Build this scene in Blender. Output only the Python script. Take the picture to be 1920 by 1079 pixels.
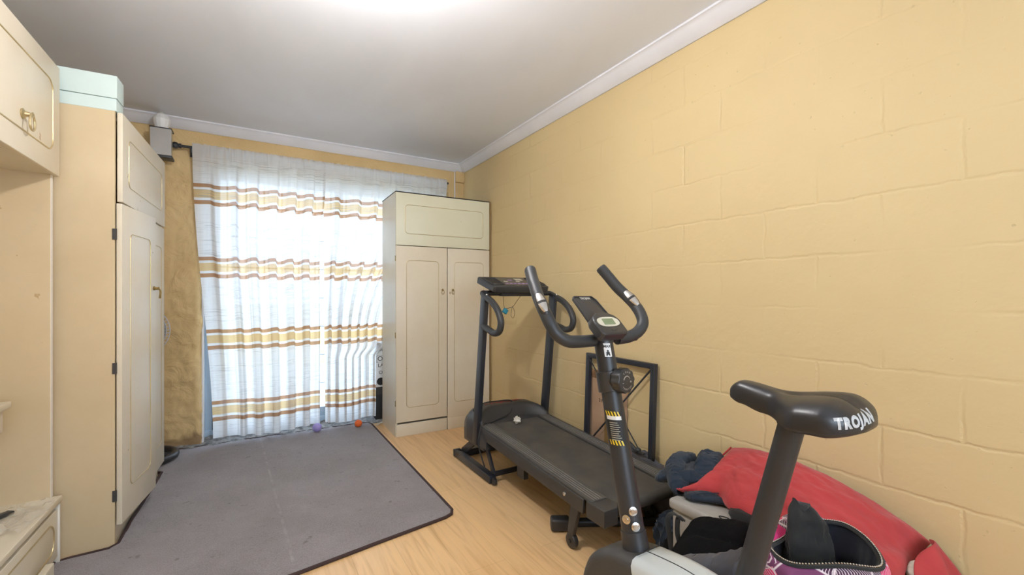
import bpy, bmesh, math, random
from mathutils import Vector, Matrix, noise
from mathutils.bvhtree import BVHTree
random.seed(7)
for o in list(bpy.data.objects): bpy.data.objects.remove(o)
C = bpy.context.scene.collection
R = math.radians
# ------------------------------------------------------------------ camera
cd = bpy.data.cameras.new('camera'); cam = bpy.data.objects.new('camera', cd); C.objects.link(cam)
cam.location = (0, 0, 1.15); cam.rotation_euler = (R(90), 0, R(-30.9))
cd.sensor_width = 36; cd.lens = 820/1920*36; cd.shift_y = (553-539.5)/1920; cd.clip_start = .02
bpy.context.scene.camera = cam
# ------------------------------------------------------------------ world, exposure
vs = bpy.context.scene.view_settings
vs.view_transform = 'Standard'; vs.look = 'None'; vs.gamma = 1; vs.use_curve_mapping = False
vs.exposure = 0.07
w = bpy.data.worlds.new('sky'); bpy.context.scene.world = w; w.use_nodes = True
bg = w.node_tree.nodes['Background']; bg.inputs[0].default_value = (.72, .84, 1, 1); bg.inputs[1].default_value = 5.8
def lamp(name, kind, loc, energy, color, rot=(0, 0, 0), **kw):
    l = bpy.data.lights.new(name, kind); l.energy = energy; l.color = color
    for k, v in kw.items(): setattr(l, k, v)
    o = bpy.data.objects.new(name, l); o.location = loc; o.rotation_euler = rot; C.objects.link(o); return o
# daylight portal at the glass door, added fill behind the camera, ceiling bulb position
day = lamp('door_daylight', 'AREA', (.69, 4.30, 1.12), 1, (1, 1, 1), (R(-90), 0, 0), shape='RECTANGLE', size=2.05, size_y=2.15)
day.data.cycles.is_portal = True
rear = lamp('rear_fill_light', 'AREA', (.5, -1.72, 1.45), 36, (.90, .95, 1), (R(90), 0, 0), shape='RECTANGLE', size=1.8, size_y=1.3)  # unseen fill light added to brighten the room from behind
BULB = (.26, 1.36, 2.20)

# ------------------------------------------------------------------ materials
def newmat(name):
    m = bpy.data.materials.new(name); m.use_nodes = True
    nt = m.node_tree; return m, nt, nt.nodes['Principled BSDF'], nt.nodes['Material Output']
def N(nt, typ, **kw):
    n = nt.nodes.new(typ)
    for k, v in kw.items():
        if k.startswith('i_'):
            key = k[2:]; key = int(key) if key.isdigit() else key.replace('_', ' ')
            n.inputs[key].default_value = v
        else: setattr(n, k, v)
    return n
def ramp(nt, fac, stops):
    r = N(nt, 'ShaderNodeValToRGB'); nt.links.new(fac, r.inputs[0])
    e = r.color_ramp.elements
    while len(e) < len(stops): e.new(.5)
    for i, (p, c) in enumerate(stops):
        e[i].position = p; e[i].color = (c[0], c[1], c[2], 1) if not isinstance(c, (int, float)) else (c, c, c, 1)
    return r.outputs[0]
def mixc(nt, fac, a, b, mode='MIX'):
    m = N(nt, 'ShaderNodeMix', data_type='RGBA', blend_type=mode)
    for idx, v in ((0, fac), (6, a), (7, b)):
        if hasattr(v, 'links') or hasattr(v, 'is_linked'): nt.links.new(v, m.inputs[idx])
        else: m.inputs[idx].default_value = v if isinstance(v, (int, float)) else (v[0], v[1], v[2], 1)
    return m.outputs[2]
def coords(nt, scale=(1, 1, 1), rot=(0, 0, 0), loc=(0, 0, 0), kind='Object'):
    tc = N(nt, 'ShaderNodeTexCoord'); mp = N(nt, 'ShaderNodeMapping')
    mp.inputs['Scale'].default_value = scale; mp.inputs['Rotation'].default_value = rot; mp.inputs['Location'].default_value = loc
    nt.links.new(tc.outputs[kind], mp.inputs[0]); return mp.outputs[0]
def bump(nt, b, h, strength=.3, dist=.01, prev=None):
    bn = N(nt, 'ShaderNodeBump'); bn.inputs['Strength'].default_value = strength; bn.inputs['Distance'].default_value = dist
    nt.links.new(h, bn.inputs['Height'])
    if prev: nt.links.new(prev, bn.inputs['Normal'])
    nt.links.new(bn.outputs[0], b.inputs['Normal']); return bn.outputs[0]
def simple(name, col, rough=.5, metal=0, var=.12, nscale=6, bmp=0, bscale=120, spec=.5, col2=None, coat=0):
    m, nt, b, out = newmat(name)
    b.inputs['Roughness'].default_value = rough; b.inputs['Metallic'].default_value = metal
    b.inputs['Specular IOR Level'].default_value = spec; b.inputs['Coat Weight'].default_value = coat
    v = coords(nt); n = N(nt, 'ShaderNodeTexNoise', i_Scale=nscale, i_Detail=5.0); nt.links.new(v, n.inputs['Vector'])
    c2 = col2 or tuple(x*(1-var) for x in col)
    nt.links.new(ramp(nt, n.outputs['Fac'], [(.35, c2), (.65, col)]), b.inputs['Base Color'])
    if bmp:
        n2 = N(nt, 'ShaderNodeTexNoise', i_Scale=bscale, i_Detail=3.0); nt.links.new(v, n2.inputs['Vector'])
        bump(nt, b, n2.outputs['Fac'], bmp, .004)
    return m
WALLC = (.645, .51, .275)
def wall_mat():
    m, nt, b, out = newmat('yellow_block_wall'); b.inputs['Roughness'].default_value = .62
    tc = N(nt, 'ShaderNodeTexCoord'); sx = N(nt, 'ShaderNodeSeparateXYZ'); nt.links.new(tc.outputs['Object'], sx.inputs[0])
    ad = N(nt, 'ShaderNodeMath', operation='ADD'); ad.inputs[1].default_value = 4-.234; nt.links.new(sx.outputs[1], ad.inputs[0])
    az = N(nt, 'ShaderNodeMath', operation='ADD'); az.inputs[1].default_value = .1; nt.links.new(sx.outputs[2], az.inputs[0])
    cb = N(nt, 'ShaderNodeCombineXYZ'); nt.links.new(ad.outputs[0], cb.inputs[0]); nt.links.new(az.outputs[0], cb.inputs[1])
    nz = N(nt, 'ShaderNodeTexNoise', i_Scale=9.0, i_Detail=6.0, i_Roughness=.65); nt.links.new(cb.outputs[0], nz.inputs['Vector'])
    vm = N(nt, 'ShaderNodeVectorMath', operation='MULTIPLY_ADD'); nt.links.new(nz.outputs['Color'], vm.inputs[0])
    vm.inputs[1].default_value = (.034, .034, 0); nt.links.new(cb.outputs[0], vm.inputs[2])
    vs2 = N(nt, 'ShaderNodeVectorMath', operation='SUBTRACT'); nt.links.new(vm.outputs[0], vs2.inputs[0]); vs2.inputs[1].default_value = (.020, .015, 0)
    br = N(nt, 'ShaderNodeTexBrick', offset=.5, offset_frequency=2, squash=1)
    nt.links.new(vs2.outputs[0], br.inputs['Vector'])
    for k, v in (('Color1', (1, 1, 1, 1)), ('Color2', (.93, .93, .93, 1)), ('Mortar', (0, 0, 0, 1)), ('Scale', 1.0), ('Mortar Size', .009), ('Mortar Smooth', 1.0), ('Bias', 0.0), ('Brick Width', .4), ('Row Height', .2)):
        br.inputs[k].default_value = v
    # how strongly each stretch of joint shows through the paint
    n3 = N(nt, 'ShaderNodeTexNoise', i_Scale=2.2, i_Detail=3.0); nt.links.new(cb.outputs[0], n3.inputs['Vector'])
    j = mixc(nt, ramp(nt, n3.outputs['Fac'], [(.37, .05), (.67, .8)]), (1, 1, 1), br.outputs['Color'])
    n1 = N(nt, 'ShaderNodeTexNoise', i_Scale=55.0, i_Detail=6.0); nt.links.new(cb.outputs[0], n1.inputs['Vector'])
    pits = ramp(nt, n1.outputs['Fac'], [(.27, 0.0), (.31, 1.0)])
    n2 = N(nt, 'ShaderNodeTexNoise', i_Scale=1.3, i_Detail=5.0); nt.links.new(cb.outputs[0], n2.inputs['Vector'])
    c = ramp(nt, n2.outputs['Fac'], [(.3, (WALLC[0]*.93, WALLC[1]*.91, WALLC[2]*.9)), (.7, WALLC)])
    c = mixc(nt, pits, tuple(x*.9 for x in WALLC), c)
    nt.links.new(c, b.inputs['Base Color'])
    p = bump(nt, b, j, .5, .006)
    p = bump(nt, b, pits, .5, .003, p)
    n4 = N(nt, 'ShaderNodeTexNoise', i_Scale=9.0, i_Detail=4.0); nt.links.new(cb.outputs[0], n4.inputs['Vector'])
    bump(nt, b, n4.outputs['Fac'], .35, .012, p)
    return m
def rough_plaster():
    m, nt, b, out = newmat('yellow_rough_plaster'); b.inputs['Roughness'].default_value = .7
    v = coords(nt); n = N(nt, 'ShaderNodeTexNoise', i_Scale=7.0, i_Detail=7.0, i_Distortion=.8); nt.links.new(v, n.inputs['Vector'])
    n2 = N(nt, 'ShaderNodeTexNoise', i_Scale=1.4, i_Detail=6.0); nt.links.new(v, n2.inputs['Vector'])
    c = ramp(nt, n2.outputs['Fac'], [(.3, (.55, .38, .17)), (.6, (.68, .49, .24)), (.75, (.72, .55, .30))])
    # bare sandy patch and grime close to the floor
    sx = N(nt, 'ShaderNodeSeparateXYZ'); nt.links.new(v, sx.inputs[0])
    mm = N(nt, 'ShaderNodeMath', operation='MULTIPLY_ADD'); nt.links.new(n.outputs['Fac'], mm.inputs[0]); mm.inputs[1].default_value = .35; nt.links.new(sx.outputs[2], mm.inputs[2])
    c = mixc(nt, ramp(nt, mm.outputs[0], [(.20, 1.0), (.27, 0.0)]), c, (.30, .19, .09))
    nt.links.new(c, b.inputs['Base Color']); bump(nt, b, n.outputs['Fac'], .9, .03); return m
def ceiling_mat():
    m, nt, b, out = newmat('ceiling_paint'); b.inputs['Roughness'].default_value = .55
    v = coords(nt, (1, .5, 1)); n = N(nt, 'ShaderNodeTexNoise', i_Scale=1.6, i_Detail=3.0, i_Distortion=.5); nt.links.new(v, n.inputs['Vector'])
    nt.links.new(ramp(nt, n.outputs['Fac'], [(.3, (.73, .76, .83)), (.7, (.80, .84, .92))]), b.inputs['Base Color'])
    n2 = N(nt, 'ShaderNodeTexNoise', i_Scale=5.0, i_Detail=5.0); nt.links.new(v, n2.inputs['Vector'])
    bump(nt, b, n2.outputs['Fac'], .15, .01); return m
def floor_mat():
    m, nt, b, out = newmat('maple_laminate'); b.inputs['Roughness'].default_value = .30
    v = coords(nt, rot=(0, 0, R(90)))
    br = N(nt, 'ShaderNodeTexBrick', offset=.37, offset_frequency=2); nt.links.new(v, br.inputs['Vector'])
    for k, q in (('Color1', (.78, .52, .27, 1)), ('Color2', (.72, .465, .23, 1)), ('Mortar', (.58, .36, .18, 1)), ('Scale', 1.0), ('Mortar Size', .0009), ('Brick Width', 1.2), ('Row Height', .19), ('Bias', -.2)):
        br.inputs[k].default_value = q
    v2 = coords(nt, (13, .9, 1)); n = N(nt, 'ShaderNodeTexNoise', i_Scale=2.2, i_Detail=6.0, i_Distortion=1.2); nt.links.new(v2, n.inputs['Vector'])
    g = ramp(nt, n.outputs['Fac'], [(.3, (.84, .78, .70)), (.5, (1, 1, 1)), (.7, (1.06, 1.05, 1.0))])
    c = mixc(nt, 1.0, br.outputs['Color'], g, 'MULTIPLY')
    nt.links.new(c, b.inputs['Base Color']); return m
def carpet_mat():
    m, nt, b, out = newmat('grey_carpet'); b.inputs['Roughness'].default_value = .95; b.inputs['Specular IOR Level'].default_value = .1
    b.inputs['Sheen Weight'].default_value = .2
    v = coords(nt); n = N(nt, 'ShaderNodeTexNoise', i_Scale=2.3, i_Detail=8.0, i_Roughness=.65); nt.links.new(v, n.inputs['Vector'])
    n2 = N(nt, 'ShaderNodeTexNoise', i_Scale=260.0, i_Detail=2.0); nt.links.new(v, n2.inputs['Vector'])
    n3 = N(nt, 'ShaderNodeTexNoise', i_Scale=16.0, i_Detail=4.0); nt.links.new(v, n3.inputs['Vector'])
    c = ramp(nt, n.outputs['Fac'], [(.3, (.165, .145, .15)), (.7, (.31, .28, .305))])
    c = mixc(nt, ramp(nt, n3.outputs['Fac'], [(.27, 1.0), (.34, 0.0)]), c, (.09, .075, .07))
    c = mixc(nt, .45, c, ramp(nt, n2.outputs['Fac'], [(.3, (.15, .14, .14)), (.7, (.38, .35, .36))]))
    # pale worn crease
    sx = N(nt, 'ShaderNodeSeparateXYZ'); nt.links.new(v, sx.inputs[0])
    l = N(nt, 'ShaderNodeMath', operation='MULTIPLY_ADD'); nt.links.new(sx.outputs[1], l.inputs[0]); l.inputs[1].default_value = .045; nt.links.new(sx.outputs[0], l.inputs[2])
    cr = N(nt, 'ShaderNodeMath', operation='COMPARE'); nt.links.new(l.outputs[0], cr.inputs[0]); cr.inputs[1].default_value = -.085; cr.inputs[2].default_value = .006
    f = mixc(nt, cr.outputs[0], (0, 0, 0), ramp(nt, n3.outputs['Fac'], [(.42, .0), (.62, .35)]))
    c = mixc(nt, f, c, (.42, .39, .40))
    nt.links.new(c, b.inputs['Base Color']); bump(nt, b, n2.outputs['Fac'], .5, .004); return m
def cream_mat(name, c1, c2, stain=(.42, .27, .12)):
    m, nt, b, out = newmat(name); b.inputs['Roughness'].default_value = .36
    v = coords(nt); n = N(nt, 'ShaderNodeTexNoise', i_Scale=2.0, i_Detail=7.0, i_Roughness=.6); nt.links.new(v, n.inputs['Vector'])
    c = ramp(nt, n.outputs['Fac'], [(.32, c2), (.68, c1)])
    n2 = N(nt, 'ShaderNodeTexNoise', i_Scale=17.0, i_Detail=3.0); nt.links.new(v, n2.inputs['Vector'])
    c = mixc(nt, ramp(nt, n2.outputs['Fac'], [(.255, .8), (.28, 0.0)]), c, stain)
    vv = coords(nt, (3, 3, 24)); n3 = N(nt, 'ShaderNodeTexNoise', i_Scale=3.0, i_Detail=5.0); nt.links.new(vv, n3.inputs['Vector'])
    c = mixc(nt, ramp(nt, n3.outputs['Fac'], [(.20, .25), (.30, 0.0)]), c, stain)
    nt.links.new(c, b.inputs['Base Color']); return m
def curtain_mat():
    m, nt, b, out = newmat('sheer_striped_curtain')
    uv = N(nt, 'ShaderNodeTexCoord'); sx = N(nt, 'ShaderNodeSeparateXYZ'); nt.links.new(uv.outputs['UV'], sx.inputs[0])
    # UV.y carries the cloth height in metres; groups repeat every .545 m
    a = N(nt, 'ShaderNodeMath', operation='SUBTRACT'); nt.links.new(sx.outputs[1], a.inputs[0]); a.inputs[1].default_value = .185
    p = N(nt, 'ShaderNodeMath', operation='PINGPONG')
    md = N(nt, 'ShaderNodeMath', operation='FLOORED_MODULO'); nt.links.new(a.outputs[0], md.inputs[0]); md.inputs[1].default_value = .5465
    dv = N(nt, 'ShaderNodeMath', operation='DIVIDE'); nt.links.new(md.outputs[0], dv.inputs[0]); dv.inputs[1].default_value = .5465
    W = (.84, .83, .82); BR = (.46, .25, .13); TA = (.72, .52, .27)
    r = N(nt, 'ShaderNodeValToRGB'); r.color_ramp.interpolation = 'CONSTANT'; nt.links.new(dv.outputs[0], r.inputs[0])
    k = .28
    st = [(0, BR), (.19*k, W), (.31*k, TA), (.70*k, W), (.81*k, BR), (k, W)]
    e = r.color_ramp.elements
    while len(e) < len(st): e.new(.5)
    for i, (q, c) in enumerate(st): e[i].position = q; e[i].color = (*c, 1)
    # thin dark weft threads
    mp = N(nt, 'ShaderNodeMapping'); mp.inputs['Scale'].default_value = (6, 230, 1); nt.links.new(uv.outputs['UV'], mp.inputs[0])
    n = N(nt, 'ShaderNodeTexNoise', i_Scale=1.0, i_Detail=2.0); nt.links.new(mp.outputs[0], n.inputs['Vector'])
    mp3 = N(nt, 'ShaderNodeMapping'); mp3.inputs['Scale'].default_value = (.4, 6.5, 1); nt.links.new(uv.outputs['UV'], mp3.inputs[0])
    nb = N(nt, 'ShaderNodeTexNoise', i_Scale=1.0, i_Detail=1.0); nt.links.new(mp3.outputs[0], nb.inputs['Vector'])
    th = mixc(nt, 1.0, ramp(nt, n.outputs['Fac'], [(.56, 0.0), (.64, .8)]), ramp(nt, nb.outputs['Fac'], [(.42, .06), (.58, .75)]), 'MULTIPLY')
    c = mixc(nt, th, r.outputs[0], (.33, .31, .30))
    # header of doubled cloth at the top
    hd = N(nt, 'ShaderNodeMath', operation='GREATER_THAN'); nt.links.new(sx.outputs[1], hd.inputs[0]); hd.inputs[1].default_value = 2.145
    # side hem
    di = N(nt, 'ShaderNodeBsdfDiffuse'); tr = N(nt, 'ShaderNodeBsdfTranslucent'); tp = N(nt, 'ShaderNodeBsdfTransparent')
    for s in (di, tr): nt.links.new(c, s.inputs[0])
    tp.inputs[0].default_value = (.96, .96, .97, 1)
    m1 = N(nt, 'ShaderNodeMixShader'); m1.inputs[0].default_value = .62; nt.links.new(di.outputs[0], m1.inputs[1]); nt.links.new(tr.outputs[0], m1.inputs[2])
    m2 = N(nt, 'ShaderNodeMixShader'); nt.links.new(m1.outputs[0], m2.inputs[1]); nt.links.new(tp.outputs[0], m2.inputs[2])
    f = N(nt, 'ShaderNodeMath', operation='MULTIPLY_ADD'); nt.links.new(hd.outputs[0], f.inputs[0]); f.inputs[1].default_value = -.03; f.inputs[2].default_value = .05
    nt.links.new(f.outputs[0], m2.inputs[0])
    nt.links.new(m2.outputs[0], out.inputs[0]); return m
def glass_mat():
    m, nt, b, out = newmat('clear_glass')
    tp = N(nt, 'ShaderNodeBsdfTransparent'); gl = N(nt, 'ShaderNodeBsdfGlossy'); gl.inputs['Roughness'].default_value = .03
    mx = N(nt, 'ShaderNodeMixShader'); mx.inputs[0].default_value = .07
    tp.inputs[0].default_value = (.93, .97, 1, 1)
    nt.links.new(tp.outputs[0], mx.inputs[1]); nt.links.new(gl.outputs[0], mx.inputs[2]); nt.links.new(mx.outputs[0], out.inputs[0]); return m
def emis(name, col, s):
    m, nt, b, out = newmat(name); b.inputs['Emission Color'].default_value = (*col, 1); b.inputs['Emission Strength'].default_value = s
    b.inputs['Base Color'].default_value = (.8, .8, .8, 1); return m
def stripes_mat(name, c1, c2, scale, rot):
    m, nt, b, out = newmat(name); b.inputs['Roughness'].default_value = .4
    v = coords(nt, rot=rot); wv = N(nt, 'ShaderNodeTexWave', i_Scale=scale); nt.links.new(v, wv.inputs['Vector'])
    nt.links.new(ramp(nt, wv.outputs['Fac'], [(.48, c1), (.52, c2)]), b.inputs['Base Color']); return m
def tribal_mat():
    m, nt, b, out = newmat('pink_purple_print'); b.inputs['Roughness'].default_value = .75
    v = coords(nt)
    vo = N(nt, 'ShaderNodeTexVoronoi', i_Scale=9.5); vo.distance = 'MANHATTAN'; nt.links.new(v, vo.inputs['Vector'])
    s = N(nt, 'ShaderNodeSeparateColor'); nt.links.new(vo.outputs['Color'], s.inputs[0])
    r = N(nt, 'ShaderNodeValToRGB'); r.color_ramp.interpolation = 'CONSTANT'; nt.links.new(s.outputs[0], r.inputs[0])
    st = [(0, (.055, .015, .05)), (.27, (.72, .03, .16)), (.50, (.16, .035, .11)), (.64, (.66, .035, .18))]
    e = r.color_ramp.elements
    while len(e) < len(st): e.new(.5)
    for i, (q, c) in enumerate(st): e[i].position = q; e[i].color = (*c, 1)
    rv = N(nt, 'ShaderNodeVectorRotate', rotation_type='AXIS_ANGLE'); nt.links.new(v, rv.inputs[0]); rv.inputs['Axis'].default_value = (.4, .5, .75)
    mu = N(nt, 'ShaderNodeMath', operation='MULTIPLY'); nt.links.new(s.outputs[1], mu.inputs[0]); mu.inputs[1].default_value = 6.3; nt.links.new(mu.outputs[0], rv.inputs['Angle'])
    wv = N(nt, 'ShaderNodeTexWave', i_Scale=62.0); nt.links.new(rv.outputs[0], wv.inputs['Vector'])
    ln = ramp(nt, wv.outputs['Fac'], [(.80, 0.0), (.88, .9)])
    gate = ramp(nt, s.outputs[2], [(.35, 0.0), (.4, 1.0)])
    c = mixc(nt, mixc(nt, 1.0, ln, gate, 'MULTIPLY'), r.outputs[0], (.75, .66, .70))
    ve = N(nt, 'ShaderNodeTexVoronoi', i_Scale=9.5, feature='DISTANCE_TO_EDGE'); nt.links.new(v, ve.inputs['Vector'])
    ed = ramp(nt, ve.outputs['Distance'], [(.012, 1.0), (.03, 0.0)])
    c = mixc(nt, ed, c, (.72, .62, .66))
    nt.links.new(c, b.inputs['Base Color']); return m
def cloth_mat(name, col, var=.25, scale=5, wscale=420, ws=.15, streak=None):
    m, nt, b, out = newmat(name); b.inputs['Roughness'].default_value = .9; b.inputs['Specular IOR Level'].default_value = .15
    b.inputs['Sheen Weight'].default_value = .15
    v = coords(nt, streak or (1, 1, 1)); n = N(nt, 'ShaderNodeTexNoise', i_Scale=scale, i_Detail=6.0); nt.links.new(v, n.inputs['Vector'])
    nt.links.new(ramp(nt, n.outputs['Fac'], [(.3, tuple(x*(1-var) for x in col)), (.7, col)]), b.inputs['Base Color'])
    n2 = N(nt, 'ShaderNodeTexNoise', i_Scale=wscale, i_Detail=1.0); nt.links.new(coords(nt), n2.inputs['Vector'])
    n3 = N(nt, 'ShaderNodeTexNoise', i_Scale=9.0, i_Detail=4.0, i_Distortion=.6); nt.links.new(coords(nt), n3.inputs['Vector'])
    p = bump(nt, b, n2.outputs['Fac'], ws, .002); bump(nt, b, n3.outputs['Fac'], .35, .015, p); return m
M = dict(
    wall=wall_mat(), plaster=rough_plaster(), ceiling=ceiling_mat(), floor=floor_mat(), carpet=carpet_mat(),
    cornice=simple('white_cornice_paint', (.74, .75, .80), .5, var=.08, nscale=4, bmp=.1, bscale=30),
    cream=cream_mat('cream_laminate', (.72, .66, .53), (.66, .58, .45)),
    tan=cream_mat('aged_cream_laminate', (.64, .52, .34), (.56, .44, .27)),
    creamgreen=cream_mat('pale_greenish_cream', (.70, .69, .54), (.66, .64, .48)),
    bluewhite=simple('pale_blue_paint', (.60, .72, .70), .5, var=.06),
    edge=simple('white_edge_band', (.80, .77, .70), .5),
    gold=simple('gold_inlay', (.62, .50, .28), .35, .7, var=.2),
    brass=simple('worn_brass', (.45, .33, .14), .35, .9, var=.4, nscale=40),
    darkbrown=simple('dark_brown_binding', (.045, .022, .020), .8),
    hardboard=simple('brown_hardboard', (.28, .17, .06), .7),
    black=simple('black_powder_coat', (.026, .027, .031), .42, .0, var=.2),
    tintblack=simple('black_paint_window_tint', (.020, .023, .032), .36, var=.2),  # black metal; bluish light from the window is mixed into the colour
    plastic=simple('black_plastic', (.032, .032, .034), .38, var=.15, bmp=.08, bscale=300),
    plastic2=simple('dark_grey_plastic', (.045, .043, .042), .5, var=.15, bmp=.1, bscale=250),
    foam=simple('black_foam_grip', (.030, .032, .035), .48, var=.15, bmp=.1, bscale=200),
    leather=simple('black_vinyl', (.020, .020, .023), .36, var=.15, bmp=.05, bscale=150, spec=.5),
    belt=simple('treadmill_belt', (.075, .068, .058), .62, var=.3, nscale=9, bmp=.25, bscale=320, col2=(.046, .044, .041)),
    ridge=simple('ridge_highlight', (.24, .23, .22), .4, var=.3, nscale=30),  # ridge: highlight lines along the rail ribs, painted in as pale grey
    rail=simple('ribbed_side_rail', (.070, .067, .064), .45, var=.2),
    chrome=simple('steel', (.62, .60, .57), .25, 1.0, var=.1),
    silver=simple('silver_plastic', (.50, .48, .46), .3, .3, var=.1),
    shell=simple('pale_grey_shell', (.50, .54, .55), .35, var=.05, coat=.3),
    olive=simple('brown_grey_shell', (.085, .075, .065), .4),
    lcd=simple('lcd_screen', (.17, .22, .13), .2),
    bezel=simple('beige_bezel', (.55, .52, .42), .4),
    white=simple('white_paint', (.78, .78, .78), .5, var=.05),
    ink=simple('black_ink', (.012, .012, .014), .6),
    purple=simple('purple_print', (.36, .22, .50), .5), red_ink=simple('red_print', (.42, .04, .04), .5),
    redled=simple('red_button', (.85, .06, .03), .4), teal=simple('teal_plastic', (.01, .19, .27), .4),
    orange=simple('orange_rubber', (.90, .16, .03), .45), lilac=simple('lilac_rubber', (.42, .36, .80), .45),
    card=simple('cardboard', (.46, .30, .19), .85, var=.15, nscale=8), cardtorn=simple('torn_cardboard_edge', (.30, .17, .085), .9, var=.4, nscale=25),
    greybox=simple('worn_grey_box', (.40, .385, .355), .6, var=.28, nscale=5, bmp=.1, bscale=60),
    denim=cloth_mat('dark_denim', (.028, .040, .060), .35, 7), red=cloth_mat('red_cotton', (.47, .055, .058), .22, 3.5, streak=(5, 1, 5)),
    blackcloth=cloth_mat('black_fabric', (.026, .026, .026), .3), greycloth=cloth_mat('grey_fabric', (.115, .112, .125), .25),
    mesh=simple('black_spacer_mesh', (.007, .007, .008), .9, spec=.1, var=.3, nscale=300, bmp=.6, bscale=420), lining=cloth_mat('dark_lining', (.012, .013, .02), .3),
    print=tribal_mat(), curtain=curtain_mat(), glass=glass_mat(), frame=simple('white_frame_blue_lit', (.42, .55, .68), .35, .2, var=.05),  # frame: white metal with the bluish daylight painted into its colour
    concrete=simple('crumbly_concrete', (.30, .29, .28), .95, var=.6, nscale=30, bmp=.9, bscale=35), paving=simple('outdoor_paving', (.55, .55, .52), .9),
    outwall=simple('outdoor_yellow_wall', (.70, .60, .30), .9), hazard=stripes_mat('hazard_stripes', (.012, .012, .012), (.80, .62, .04), 28, (R(30), R(25), R(0))),
    foil=simple('clear_plastic_film', (.75, .70, .6), .15), meshguard=simple('silver_fan_wire', (.55, .56, .60), .35, .6),
    bulb=emis('glowing_bulb_glass', (1, .97, .95), 520.0), paper=simple('off_white_paper', (.72, .68, .60), .8, var=.2, nscale=40), thread=simple('black_cord', (.015, .015, .015), .7),
)
M['foil'].node_tree.nodes['Principled BSDF'].inputs['Alpha'].default_value = .35

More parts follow.
